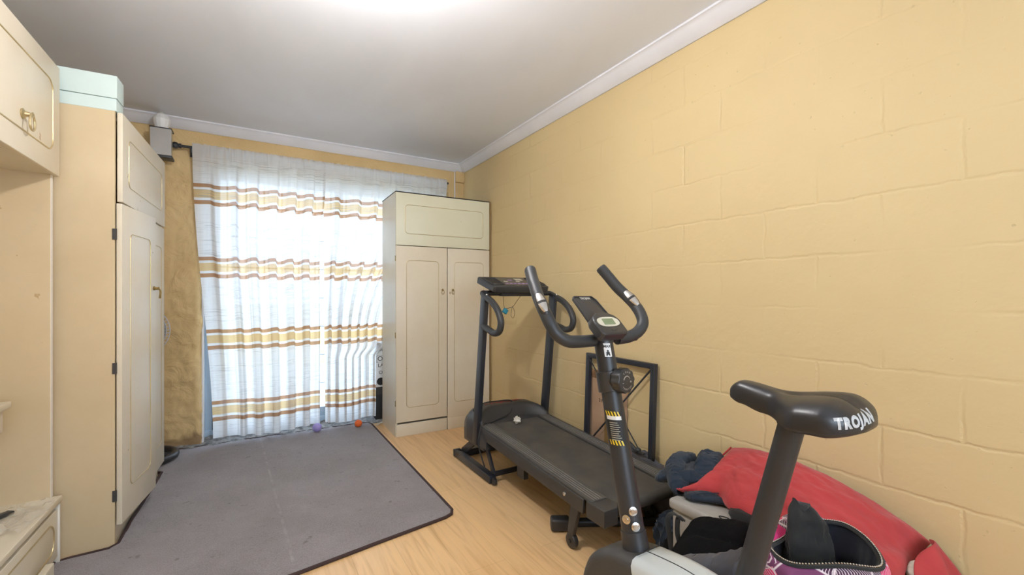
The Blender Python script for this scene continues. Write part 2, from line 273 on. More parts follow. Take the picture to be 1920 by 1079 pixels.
# ------------------------------------------------------------------ mesh helpers
V = Vector
def T(loc=(0, 0, 0), rx=0, ry=0, rz=0):
    return Matrix.Translation(V(loc)) @ Matrix.Rotation(rz, 4, 'Z') @ Matrix.Rotation(ry, 4, 'Y') @ Matrix.Rotation(rx, 4, 'X')
def smoothpath(pts, n=8, closed=False):
    P = [V(p) for p in pts]; out = []
    m = len(P); rng = range(m if closed else m-1)
    for i in rng:
        p0 = P[(i-1) % m] if closed or i > 0 else P[0]*2-P[1]
        p1 = P[i]; p2 = P[(i+1) % m]
        p3 = P[(i+2) % m] if closed or i+2 < m else P[-1]*2-P[-2]
        for k in range(n):
            t = k/n
            out.append(.5*((2*p1)+(p2-p0)*t+(2*p0-5*p1+4*p2-p3)*t*t+(3*p1-p0-3*p2+p3)*t**3))
    if not closed: out.append(P[-1].copy())
    return out
class MB:
    def __init__(s): s.v = []; s.f = []; s.uv = None
    def add(s, vs, fs, m=None):
        b = len(s.v); s.v += [(m @ V(p)) if m else V(p) for p in vs]; s.f += [tuple(i+b for i in f) for f in fs]; return s
    def box(s, lo, hi, m=None, bev=0):
        x0, y0, z0 = lo; x1, y1, z1 = hi
        bm = bmesh.new()
        vs = [bm.verts.new(p) for p in ((x0, y0, z0), (x1, y0, z0), (x1, y1, z0), (x0, y1, z0), (x0, y0, z1), (x1, y0, z1), (x1, y1, z1), (x0, y1, z1))]
        for f in ((0, 3, 2, 1), (4, 5, 6, 7), (0, 1, 5, 4), (1, 2, 6, 5), (2, 3, 7, 6), (3, 0, 4, 7)): bm.faces.new([vs[i] for i in f])
        if bev: bmesh.ops.bevel(bm, geom=bm.edges[:], offset=min(bev, .45*min(abs(x1-x0), abs(y1-y0), abs(z1-z0))), segments=3, affect='EDGES', profile=.5)
        bm.verts.index_update(); s.add([v.co.copy() for v in bm.verts], [[v.index for v in f.verts] for f in bm.faces], m); bm.free(); return s
    def tube(s, pts, r, n=14, closed=False, caps=True, m=None, flat=1.0, sq=False):
        P = [V(p) for p in pts]; k = len(P); rr = r if isinstance(r, (list, tuple)) else [r]*k
        tang = []
        for i in range(k):
            a = P[(i-1) % k] if closed or i > 0 else P[i]; b = P[(i+1) % k] if closed or i < k-1 else P[i]
            tang.append((b-a).normalized())
        up = V((0, 0, 1)) if abs(tang[0].z) < .95 else V((1, 0, 0))
        nrm = (up - tang[0]*up.dot(tang[0])).normalized(); vs = []
        for i in range(k):
            nrm = (nrm - tang[i]*nrm.dot(tang[i])).normalized(); bn = tang[i].cross(nrm)
            for j in range(n):
                a = 2*math.pi*(j+(.5 if sq else 0))/n
                vs.append(P[i]+nrm*math.cos(a)*rr[i]*flat+bn*math.sin(a)*rr[i])
        fs = []
        for i in range(k if closed else k-1):
            for j in range(n):
                a = i*n+j; b = i*n+(j+1) % n; c = ((i+1) % k)*n+(j+1) % n; d = ((i+1) % k)*n+j; fs.append((a, b, c, d))
        if caps and not closed: fs += [tuple(range(n-1, -1, -1)), tuple((k-1)*n+j for j in range(n))]
        return s.add(vs, fs, m)
    def rect(s, p0, p1, w, h, up=(0, 0, 1), bev=.002):          # rectangular bar
        p0, p1 = V(p0), V(p1); d = (p1-p0); L = d.length; d.normalize(); u = V(up); u = (u-d*u.dot(d)).normalized(); sd = d.cross(u)
        m = Matrix((( sd.x, d.x, u.x, p0.x), (sd.y, d.y, u.y, p0.y), (sd.z, d.z, u.z, p0.z), (0, 0, 0, 1)))
        return s.box((-w/2, 0, -h/2), (w/2, L, h/2), m, bev)
    def lathe(s, prof, n=24, m=None):
        vs = []; fs = []
        for (r, z) in prof:
            for j in range(n): a = 2*math.pi*j/n; vs.append((r*math.cos(a), r*math.sin(a), z))
        k = len(prof)
        for i in range(k-1):
            for j in range(n): fs.append((i*n+j, i*n+(j+1) % n, (i+1)*n+(j+1) % n, (i+1)*n+j))
        fs += [tuple(range(n-1, -1, -1)), tuple((k-1)*n+j for j in range(n))]
        return s.add(vs, fs, m)
    def prism(s, out, t, m=None, bev=0):                         # outline in local XY, thickness 0..t
        bm = bmesh.new(); f = bm.faces.new([bm.verts.new((p[0], p[1], 0)) for p in out])
        r = bmesh.ops.extrude_face_region(bm, geom=[f]); ev = [g for g in r['geom'] if isinstance(g, bmesh.types.BMVert)]
        bmesh.ops.translate(bm, vec=(0, 0, t), verts=ev)
        bmesh.ops.recalc_face_normals(bm, faces=bm.faces[:])
        if bev:
            ed = [e for e in bm.edges if abs(e.verts[0].co.z-e.verts[1].co.z) < 1e-6]
            bmesh.ops.bevel(bm, geom=ed, offset=bev, segments=3, affect='EDGES', profile=.5)
        bm.verts.index_update(); s.add([v.co.copy() for v in bm.verts], [[v.index for v in f.verts] for f in bm.faces], m); bm.free(); return s
    def sphere(s, c, r, m=None, n=20, sc=(1, 1, 1)):
        prof = [(r*math.sin(math.pi*i/n) if 0 < i < n else 1e-4, -r*math.cos(math.pi*i/n)) for i in range(n+1)]
        mm = Matrix.Translation(V(c)) @ Matrix.Diagonal((*sc, 1)); return s.lathe(prof, n, (m @ mm) if m else mm)
    def grid(s, fn, nu, nv, wu=False, wv=False, m=None):
        vs = [fn(i/(nu if wu else nu-1), j/(nv if wv else nv-1)) for j in range(nv) for i in range(nu)]; fs = []
        for j in range(nv if wv else nv-1):
            for i in range(nu if wu else nu-1):
                fs.append((j*nu+i, j*nu+(i+1) % nu, ((j+1) % nv)*nu+(i+1) % nu, ((j+1) % nv)*nu+i))
        return s.add(vs, fs, m)
WM = {}
def build(name, mb, mat, parent=None, smooth=35, world=False, sub=0, solid=0, recalc=True):
    vs = mb.v
    if world and parent is not None:
        inv = WM[parent.name].inverted(); vs = [inv @ p for p in vs]
    me = bpy.data.meshes.new(name); me.from_pydata([tuple(p) for p in vs], [], mb.f)
    if recalc:
        bm = bmesh.new(); bm.from_mesh(me); bmesh.ops.recalc_face_normals(bm, faces=bm.faces[:]); bm.to_mesh(me); bm.free()
    me.materials.append(mat)
    if smooth: 
        me.polygons.foreach_set('use_smooth', [True]*len(me.polygons))
        try: me.set_sharp_from_angle(angle=R(smooth))
        except Exception: pass
    o = bpy.data.objects.new(name, me); C.objects.link(o)
    if parent is not None: o.parent = parent; WM[o.name] = WM[parent.name]
    else: WM[o.name] = Matrix.Identity(4)
    if solid: md = o.modifiers.new('solid', 'SOLIDIFY'); md.thickness = solid; md.offset = 0
    if sub: md = o.modifiers.new('sub', 'SUBSURF'); md.levels = sub; md.render_levels = sub
    return o
def tag(o, label, cat, group=None):
    o['label'] = label; o['category'] = cat
    if group: o['group'] = group
    return o
def thing(name, label, cat, loc=(0, 0, 0), rz=0, group=None):
    o = bpy.data.objects.new(name, None); C.objects.link(o); o.location = loc; o.rotation_euler = (0, 0, rz); o.empty_display_size = .05
    WM[o.name] = Matrix.Translation(V(loc)) @ Matrix.Rotation(rz, 4, 'Z'); return tag(o, label, cat, group)
def solo(name, mb, mat, label, cat, base, group=None, **kw):     # a thing that is one mesh, origin at its base
    b = V(base); mb.v = [p-b for p in mb.v]; o = build(name, mb, mat, **kw); o.location = b
    WM[o.name] = Matrix.Translation(b); return tag(o, label, cat, group)
def struct(name, mb, mat, parent=None, **kw):
    o = build(name, mb, mat, parent, **kw)
    if parent is None: o['kind'] = 'structure'
    return o
def text(body, size, mat_world, ext=.0004, cut=.006, bold=0, sx=1.0, space=1.0):
    """lettering as a mesh builder; mat_world places the text plane (x right, y up)"""
    cu = bpy.data.curves.new('t', 'FONT'); cu.body = body; cu.size = size; cu.align_x = 'CENTER'; cu.align_y = 'CENTER'; cu.extrude = ext; cu.offset = bold; cu.resolution_u = 3; cu.space_character = space
    o = bpy.data.objects.new('t', cu); C.objects.link(o); dg = bpy.context.evaluated_depsgraph_get()
    me = bpy.data.meshes.new_from_object(o.evaluated_get(dg)); bm = bmesh.new(); bm.from_mesh(me)
    if cut:
        bmesh.ops.triangulate(bm, faces=bm.faces[:])
        for _ in range(4):
            le = [e for e in bm.edges if e.calc_length() > cut]
            if not le: break
            bmesh.ops.subdivide_edges(bm, edges=le, cuts=1); bmesh.ops.triangulate(bm, faces=bm.faces[:])
    bm.verts.index_update(); mb = MB(); sc = Matrix.Diagonal((sx, 1, 1, 1))
    mb.add([v.co.copy() for v in bm.verts], [[v.index for v in f.verts] for f in bm.faces], mat_world @ sc); bm.free()
    bpy.data.objects.remove(o); bpy.data.curves.remove(cu); bpy.data.meshes.remove(me); return mb
def frame_m(o, x, y):
    x = V(x).normalized(); y = V(y); y = (y-x*y.dot(x)).normalized(); z = x.cross(y); o = V(o)
    return Matrix(((x.x, y.x, z.x, o.x), (x.y, y.y, z.y, o.y), (x.z, y.z, z.z, o.z), (0, 0, 0, 1)))
def press(mb, target, direction, off=.0006):                      # lay lettering onto a curved surface
    t = BVHTree.FromPolygons([tuple(p) for p in target.v], target.f); d = V(direction).normalized(); out = []
    for p in mb.v:
        h = t.ray_cast(p-d*.3, d); out.append(h[0]-d*off if h[0] else p)
    mb.v = out; return mb
def rrect(w, h, r, n=6, cx=0, cy=0):
    out = []
    for (sx, sy, a0) in ((1, 1, 0), (-1, 1, 90), (-1, -1, 180), (1, -1, 270)):
        for k in range(n+1):
            a = R(a0+90*k/n); out.append((cx+sx*(w/2-r)+r*math.cos(a), cy+sy*(h/2-r)+r*math.sin(a)))
    return out
def fbm(p, s, oct=4): return noise.fractal(V(p)*s, 1.0, 2.0, oct)

# ------------------------------------------------------------------ room shell
XR, XL, YB, YF, ZC = 1.86, -1.13, 4.07, -1.5, 2.45
struct('floor', MB().box((XL-.1, YF-.1, -.08), (XR+.1, YB+.14, 0)), M['floor'], smooth=0)
struct('ceiling', MB().box((XL-.1, YF-.1, ZC), (XR+.1, YB+.3, ZC+.08)), M['ceiling'], smooth=0)
struct('wall_right', MB().box((XR, YF-.1, 0), (XR+.15, YB+.3, ZC)), M['wall'], smooth=0)
struct('wall_left', MB().box((XL-.15, YF-.1, 0), (XL, YB+.3, ZC)), M['plaster'], smooth=0)
struct('wall_rear', MB().box((XL, YF-.15, 0), (XR, YF, .8)).box((XL, YF-.15, 2.1), (XR, YF, ZC)).box((XL, YF-.15, .8), (-.4, YF, 2.1)).box((1.4, YF-.15, .8), (XR, YF, 2.1)), M['plaster'], smooth=0)
# wall with the glass door: rough plaster pier on the left, lintel above, short pier on the right
DX0, DX1, DZ = -.315, 1.70, 2.17
bw = MB().box((XL, YB, 0), (-.62, YB+.25, ZC)).box((DX1, YB, 0), (XR, YB+.25, ZC)).box((-.62, YB, DZ), (DX1, YB+.25, ZC))
struct('wall_back', bw, M['plaster'], smooth=0)
def pier(u, v):
    z = DZ*v; x = -.62+(DX0+.62)*u
    y = YB-.012*(.5+fbm((x, 1, z), 6))-.006*fbm((x, 5, z), 22)
    e = max(0, (u-.86)/.14); y += .03*e*e; x += .006*fbm((2, 3, z), 9)*u
    return V((x, y, z))
pm = MB().grid(pier, 34, 150); pm.box((-.62, YB+.03, 0), (DX0, YB+.25, DZ))
struct('wall_pier', pm, M['plaster'], smooth=60, recalc=False)
struct('trim_reveal', MB().box((DX0-.004, YB+.018, 0), (DX0+.008, YB+.16, DZ)), M['white'])
# cornice: a coved profile along the walls
def cornice(name, p0, p1, inward):
    prof = [(0, 0), (0, -.065), (.010, -.067), (.022, -.060), (.045, -.045), (.066, -.024), (.078, -.012), (.086, -.010), (.086, 0)]
    p0, p1, i = V(p0), V(p1), V(inward); vs = [p+i*a+V((0, 0, b)) for p in (p0, p1) for a, b in prof]; n = len(prof)
    fs = [(k, (k+1) % n, n+(k+1) % n, n+k) for k in range(n)]+[tuple(range(n)), tuple(range(2*n-1, n-1, -1))]
    struct(name, MB().add(vs, fs), M['cornice'], smooth=40)
cornice('trim_1', (XR, YF, ZC), (XR, YB, ZC), (-1, 0, 0))
cornice('trim_2', (XL, YB, ZC), (XR, YB, ZC), (0, -1, 0))
cornice('trim_3', (XL, YF, ZC), (XL, YB, ZC), (1, 0, 0))
# short plaster stub box in the far right corner under the cornice
struct('trim_4', MB().box((1.765, YB-.03, 2.28), (XR, YB, 2.386), bev=.004), M['plaster'])
struct('trim_5', MB().tube([(1.762, YB-.006, 1.9), (1.762, YB-.006, 2.386)], .005, 8), M['cornice'])
# door sill: broken concrete strip
def sill(u, v):
    x = -.62+2.4*u; y = 3.985+.20*v+.016*fbm((x, 0, 9), 5)*(1-v); z = .004+.040*v*max(.0, 1+.9*fbm((x, y, 0), 14))
    return V((x, y, z if v > .02 else .0))
struct('trim_threshold', MB().grid(sill, 160, 14), M['concrete'], smooth=70)
# sliding glass door
dr = thing('door_1', '', ''); 
for k in ('label', 'category'): del dr[k]
dr['kind'] = 'structure'; dr.location = (0, 0, 0)
fy0, fy1 = YB+.10, YB+.15
fm = MB().box((DX0+.008, fy0, .03), (DX0+.055, fy1, DZ), bev=.003).box((DX1-.05, fy0, .03), (DX1, fy1, DZ), bev=.003).box((DX0, fy0, DZ-.05), (DX1, fy1, DZ), bev=.003).box((DX0, fy0-.01, .03), (DX1, fy1, .085), bev=.003)
build('door_frame', fm, M['frame'], dr)
for x0, x1, dy in ((DX0+.055, .72, -.012), (.66, DX1-.05, .022)):
    y = fy0+.02+dy
    s = build('door_leaf', MB().box((x0, y, .085), (x0+.055, y+.03, DZ-.05), bev=.003).box((x1-.055, y, .085), (x1, y+.03, DZ-.05), bev=.003).box((x0, y, .085), (x1, y+.03, .16), bev=.003).box((x0, y, DZ-.1), (x1, y+.03, DZ-.05), bev=.003), M['frame'], dr)
    build('pane', MB().box((x0+.05, y+.012, .15), (x1-.05, y+.018, DZ-.09)), M['glass'], s, smooth=0)
# unseen rear window, added to let light in from behind the camera
wn = MB().box((-.4, YF-.1, .8), (-.35, YF-.05, 2.1)).box((1.35, YF-.1, .8), (1.4, YF-.05, 2.1)).box((-.4, YF-.1, .8), (1.4, YF-.05, .85)).box((-.4, YF-.1, 2.05), (1.4, YF-.05, 2.1)).box((.475, YF-.1, .8), (.525, YF-.05, 2.1))
wf = struct('window_1', wn, M['frame'], smooth=0); build('pane', MB().box((-.35, YF-.08, .85), (1.35, YF-.075, 2.05)), M['glass'], wf, smooth=0)
# outside
struct('ground', MB().box((-9, 4.32, -.2), (11, 14, -.04)), M['paving'], smooth=0)
struct('garden_wall', MB().box((-9, 8.2, -.04), (11, 8.4, 1.0)), M['outwall'], smooth=0)
g = thing('burglar_gate', 'white burglar bar grille seen through the gap between the curtains', 'grille', (.7, 4.36, 0))
gb = MB()
for i in range(9): z = .08+i*.26; gb.rect((-.32, 4.36, z), (1.75, 4.36, z), .012, .012)
build('crossbar', gb, M['white'], g, world=True)
gv = MB()
for i in range(16): x = -.30+i*.135; gv.rect((x, 4.372, -.04), (x, 4.372, 2.3), .012, .012, up=(1, 0, 0))
build('upright_bar', gv, M['white'], g, world=True)
# ceiling bulb behind the frame top
cl = thing('ceiling_light', 'round ceiling lamp above the room', 'lamp', (BULB[0], BULB[1], ZC))
build('rose', MB().lathe([(.06, -.03), (.07, -.015), (.07, 0)], 24), M['white'], cl)
build('shade_plate', MB().lathe([(.150, -.088), (.155, -.086), (.06, -.055), (.02, -.05)], 32), M['white'], cl)  # unseen plate added to keep the bulb's light off the nearby ceiling
build('stem', MB().tube([(0, 0, -.03), (0, 0, -.20)], .018, 12), M['white'], cl)
build('globe', MB().sphere((0, 0, BULB[2]-ZC), .052, n=24), M['bulb'], cl)

# ------------------------------------------------------------------ carpet
out = [(.92, 2.16), (.90, 2.118), (.86, 2.10), (.5, 2.045), (.17, 1.99), (-.3, 1.93), (-.645, 1.90), (-.650, 2.41), (-.715, 2.43), (-.715, 2.60), (-.62, 2.612), (-.545, 2.614), (-.518, 2.64), (-.515, 2.75), (-.505, 3.0), (-.494, 3.25), (-.482, 3.52), (-.51, 3.545), (-.60, 3.55), (-.62, 3.60), (-.62, 4.02), (0, 4.035), (.5, 4.03), (.86, 4.02), (.905, 4.0), (.92, 3.95)]
import mathutils
def lift(x, y):
    h = .009 if not (x < -.36 and y > 3.5) else .006
    d = max(0, 1-abs(x+.49)/.09) if y > 2.6 else 0
    h += .02*d*d*max(0, .6+fbm((0, y, 2), 5))
    h += .010*max(0, fbm((x*1.5, y, 1), 2.6))*min(1, max(0, (.5-x)/.5))
    return h
def inside(x, y, P):
    c = False; j = len(P)-1
    for i in range(len(P)):
        if (P[i][1] > y) != (P[j][1] > y) and x < (P[j][0]-P[i][0])*(y-P[i][1])/(P[j][1]-P[i][1])+P[i][0]: c = not c
        j = i
    return c
sm = []
for i in range(len(out)):
    a, b2 = V(out[i]), V(out[(i+1) % len(out)]); k = max(1, int((b2-a).length/.04))
    for q in range(k): sm.append(a.lerp(b2, q/k))
bm = bmesh.new()
pv = [p for p in sm]; inner = []
xx = -.64
while xx < .9:
    yy = 1.92
    while yy < 4.02:
        if inside(xx, yy, out) and min((V((xx, yy))-p).length for p in pv) > .02: inner.append(V((xx, yy)))
        yy += .035
    xx += .035
from mathutils.geometry import delaunay_2d_cdt
n0 = len(pv)
rv = delaunay_2d_cdt(pv+inner, [(i, (i+1) % n0) for i in range(n0)], [], 1, .0001)
cm = MB(); cm.add([(p.x, p.y, lift(p.x, p.y)) for p in rv[0]], [f for f in rv[2]])
b0 = len(cm.v); ring = [(p.x, p.y) for p in pv]
cm.add([(x, y, lift(x, y)) for x, y in ring]+[(x, y, 0) for x, y in ring], [(i, (i+1) % n0, n0+(i+1) % n0, n0+i) for i in range(n0)])
cp = thing('carpet', 'large grey-brown carpet with dark brown bound edge in front of the curtained door', 'carpet', (.2, 3, 0))
build('pile', cm, M['carpet'], cp, world=True, smooth=50)
build('binding', MB().tube([(x, y, lift(x, y)-.002) for x, y in ring], .008, 8, closed=True), M['darkbrown'], cp, world=True)

# ------------------------------------------------------------------ wardrobes
def inlay(w, h, cx, cz, y, r=.03, rad=.0022):      # gold groove on a front that faces -y
    return MB().tube([(cx+a, y, cz+b) for a, b in rrect(w, h, r)], rad, 8, closed=True)
def ring_handle(parent, x, y, z, nrm=-1, mat='brass', k=1.0):
    hb = MB().lathe([(.009*k, 0), (.010*k, .003), (.006*k, .006), (.004*k, .014)], 16, T((x, y, z), rx=R(90)))
    h = build('handle', hb, M[mat], parent)
    L = [(0, 0, 0), (.010, 0, -.010), (.012, 0, -.024), (.008, 0, -.034), (0, 0, -.037), (-.008, 0, -.034), (-.012, 0, -.024), (-.010, 0, -.010)]
    build('drop_ring', MB().tube([V((x, y-.012*k, z+.002))+V(p)*k for p in smoothpath(L, 4, True)], .0023*k, 8, closed=True), M[mat], h)
    return h
def wardrobe(label, loc, rz, W=.85, H=1.98, D=.47, doors='shut', grp=None, mats=('cream', 'creamgreen', 'cream')):
    t = thing('wardrobe', label, 'wardrobe', loc, rz, grp)     # local: x width, front faces -y at y=0
    side = MB().box((0, .018, 0), (.016, D, H)).box((W-.016, .018, 0), (W, D, H)).box((.016, .018, .08), (W-.016, D, .096)).box((.016, .018, H-.016), (W-.016, D, H)).box((.016, D-.006, .08), (W-.016, D, H)).box((.016, .018, 1.555), (W-.016, D, 1.57))
    build('body', side, M[mats[0]], t, smooth=0)
    build('plinth', MB().box((.016, .022, 0), (W-.016, .04, .085)), M[mats[0]], t, smooth=0)
    return t
# right-hand wardrobe, front corner at (1.0, 3.49)
W1 = wardrobe('cream two-door wardrobe with top cupboard, standing in front of the curtain beside the treadmill', (1.003, 3.49, 0), R(-1.2), W=.840, H=1.98, D=.455)
build('top_cover', MB().box((-.002, .0, 1.98), (.842, .455, 1.986)), M['ink'], W1, smooth=0)
f = build('flap_door', MB().box((.001, 0, 1.552), (.839, .018, 1.978), bev=.003), M['creamgreen'], W1)
build('inlay', inlay(.70, .235, .425, 1.765, -.0005), M['gold'], f)
for x0, x1, hx, hz, z0 in ((.001, .437, .395, 1.19, .115), (.443, .839, .487, 1.19, .0)):
    d = build('door', MB().box((x0, 0, z0 if x0 < .1 else .10), (x1, .018, 1.547), bev=.003), M['cream'], W1)
    build('inlay', inlay(.275, 1.20, (x0+x1)/2+(.005 if x0 < .1 else .0), .83, -.0005), M['gold'], d)
    ring_handle(d, hx, 0, hz)
    if x0 > .1:
        build('keyhole', MB().prism([(a*.7, b) for a, b in rrect(.010, .022, .004)], .002, T((.462, 0, 1.165), rx=R(90))), M['brass'], d)
    for hz2 in (.25, .80, 1.42):
        if x0 < .1: build('hinge', MB().box((-.005, .0, hz2), (.0, .014, hz2+.045)), M['brass'], d)
build('kickboard', MB().box((.003, .003, .0), (.437, .02, .10), bev=.002).box((.443, .0, .0), (.839, .018, .10), bev=.002), M['cream'], W1)
build('back_board', MB().box((.8405, -.004, .02), (.850, .02, 1.983)), M['hardboard'], W1, smooth=0)
# left-hand wardrobe: side panel towards the camera, doors facing right
# local frame: local x runs along world +y, front faces world +x
LW = thing('wardrobe', 'tall aged cream wardrobe on the left, one pale door ajar, pale blue box on top', 'wardrobe', (-.524, 2.63, 0), R(90-2.6))
D2, WW = .58, .87
def Lb(mb, x0, x1, y0, y1, z0, z1, **k): return mb.box((x0, y0, z0), (x1, y1, z1), **k)   # x along wall, y into the cupboard
build('side_panel', MB().box((0, .004, 0), (.018, D2, 1.985), bev=.001), M['tan'], LW, smooth=0)
build('body', MB().box((WW-.018, .018, 0), (WW, D2, 1.985)).box((.018, .02, .085), (WW-.018, D2, .1)).box((.018, .02, 1.967), (WW-.018, D2, 1.985)).box((.018, D2-.006, .1), (WW-.018, D2, 1.967)).box((.018, .02, 1.556), (WW-.018, D2, 1.572)), M['tan'], LW, smooth=0)
build('plinth', MB().box((.018, .012, 0), (WW-.018, .028, .085)), M['cream'], LW, smooth=0)
f = build('flap_door', MB().box((.008, -.022, 1.575), (WW, -.002, 1.983), bev=.002), M['cream'], LW)
build('inlay', inlay(.68, .225, .44, 1.775, -.0225), M['gold'], f)
d = build('door', MB().box((.437, -.018, .10), (WW, 0, 1.567), bev=.002), M['cream'], LW)
build('inlay', inlay(.27, 1.20, .655, .84, -.0185), M['gold'], d)
mo = T((.0, 0, 0), rz=R(-5.5))
dd = MB().box((.004, -.020, .10), (.433, 0, 1.567), bev=.002); dd.v = [mo @ p for p in dd.v]
d = build('door', dd, M['cream'], LW); d['label'] = 'door standing slightly ajar'
dd = inlay(.255, 1.20, .225, .84, -.0205); dd.v = [mo @ p for p in dd.v]; build('inlay', dd, M['gold'], d)
dd = MB().tube([(.40, -.02, 1.18), (.40, -.045, 1.18), (.40, -.05, 1.165), (.40, -.047, 1.13)], .005, 10).lathe([(.011, 0), (.011, .004), (.007, .008), (.006, .018), (.009, .024), (.002, .027)], 16, T((.40, -.020, 1.185), rx=R(90)))
dd.v = [mo @ p for p in dd.v]; build('handle', dd, M['brass'], d)
for z in (.21, .79, 1.40): build('hinge', MB().box((-.004, -.004, z), (.0, .012, z+.05)), M['plastic2'], d)
build('top_box', MB().box((0, -.002, 1.985), (.10, D2, 2.04), bev=.002).box((0, -.004, 2.043), (.10, D2, 2.145), bev=.002), M['bluewhite'], LW)

# dresser nook (left edge)
DN = thing('dresser', 'cream dressing unit at the left edge with overhead cupboard, open nook and low drawers', 'cabinet', (-.90, 2.3, 0))
def B(lo, hi, bev=.0): return MB().box(lo, hi, bev=bev)
YE = 2.605
build('side_panel', B((-1.125, YE-.018, .29), (-.7245, YE, 1.66)), M['tan'], DN, world=True, smooth=0)
build('edge_strip', B((-.7245, YE-.018, .29), (-.722, YE, 1.66)), M['edge'], DN, world=True, smooth=0)
build('overhead_body', B((-1.125, 1.05, 1.66), (-.722, YE, 2.115)), M['cream'], DN, world=True, smooth=0)
for y0, y1 in ((1.85, YE), (1.08, 1.845)):
    d = build('overhead_door', B((-.721, y0, 1.655), (-.701, y1, 2.12), .003), M['cream'], DN, world=True)
    il = MB().tube([(-.7005, (y0+y1)/2+a, 1.888+b) for a, b in rrect(.60, .29, .05, 8)], .003, 8, closed=True)
    build('inlay', il, M['gold'], d, world=True)
    if y0 > 1.5:
        m = Matrix.Translation((-.701, 2.245, 1.80)) @ Matrix.Rotation(R(90), 4, 'Z')
        k = MB().lathe([(.018, 0), (.019, .004), (.010, .009), (.006, .022), (.010, .028), (.002, .031)], 20, m @ T((0, 0, 0), rx=R(90)))
        h = build('handle', k, M['gold'], d, world=True)
        L = [(0, 0, .0), (.017, 0, -.018), (.020, 0, -.042), (.010, 0, -.058), (-.010, 0, -.058), (-.020, 0, -.042), (-.017, 0, -.018)]
        build('drop_ring', MB().tube([m @ (V((0, -.026, .004))+V(p)) for p in smoothpath(L, 4, True)], .0035, 10, closed=True), M['gold'], h, world=True)
build('drawer_case', B((-1.125, 1.2, 0), (-.722, YE-.002, .262)), M['cream'], DN, world=True, smooth=0)
build('worktop', B((-1.125, 1.2, .266), (-.692, YE-.001, .290), .003), M['cream'], DN, world=True)
for y0, y1 in ((1.90, YE-.012), (1.21, 1.89)):
    d = build('drawer', B((-.722, y0, .036), (-.704, y1, .238), .003), M['cream'], DN, world=True)
    build('inlay', MB().tube([(-.7035, (y0+y1)/2+a, .137+b) for a, b in rrect(y1-y0-.09, .125, .05, 8)], .003, 8, closed=True), M['gold'], d, world=True)
build('upright_post', B((-.722, YE-.012, .0), (-.698, YE-.001, .256), .002), M['edge'], DN, world=True)
sh = build('inner_shelf', B((-1.125, 1.6, .712), (-.795, 2.455, .737), .004).box((-1.12, 1.6, .62), (-.812, 2.44, .712), bev=.006), M['cream'], DN, world=True)
build('nook_back', B((-1.128, 1.2, .29), (-1.118, YE-.018, 1.66)), M['tan'], DN, world=True, smooth=0)
lf = thing('drawer_front', 'loose cream drawer front with pale inlay lying on the floor below the low drawers', 'drawer front', (-.668, 2.0, 0))
build('board', B((-.688, 1.55, .0), (-.662, 2.405, .095), .004), M['cream'], lf, world=True)
build('inlay', MB().tube([(-.6615, 1.98+a, .048+b) for a, b in rrect(.75, .06, .02)], .0025, 8, closed=True), M['gold'], lf, world=True)
# bits on the low worktop
solo('handle_bar', MB().rect((-.93, 2.30, .299), (-.80, 2.475, .299), .030, .016, bev=.006), M['plastic'], 'black plastic bar lying on the low cream worktop beside the film', 'bar', (-.87, 2.39, .291))
def film(u, v):
    return V((-.95+.24*u+.03*v, 2.28+.26*v-.03*u, .293+.035*abs(fbm((u*2, v*2, 3), 2.0))+(.05*(v-.75) if v > .75 and u > .6 else 0)))
solo('plastic_film', MB().grid(film, 24, 24), M['foil'], 'crumpled clear plastic film on the low cream worktop', 'plastic film', (-.82, 2.4, .291), smooth=25)
solo('rubber_bung', MB().sphere((-.80, 2.235, .306), .016, sc=(1, 1.4, 1)), M['plastic'], 'small black rubber lump on the low worktop in front of the film', 'rubber lump', (-.80, 2.235, .29))
solo('folded_tissue', MB().box((-.86, 2.35, .738), (-.81, 2.40, .744)).box((-.862, 2.345, .744), (-.815, 2.39, .766), T((0, 0, 0)), bev=.006), M['white'], 'white folded paper on the small inner shelf', 'paper', (-.835, 2.375, .738))

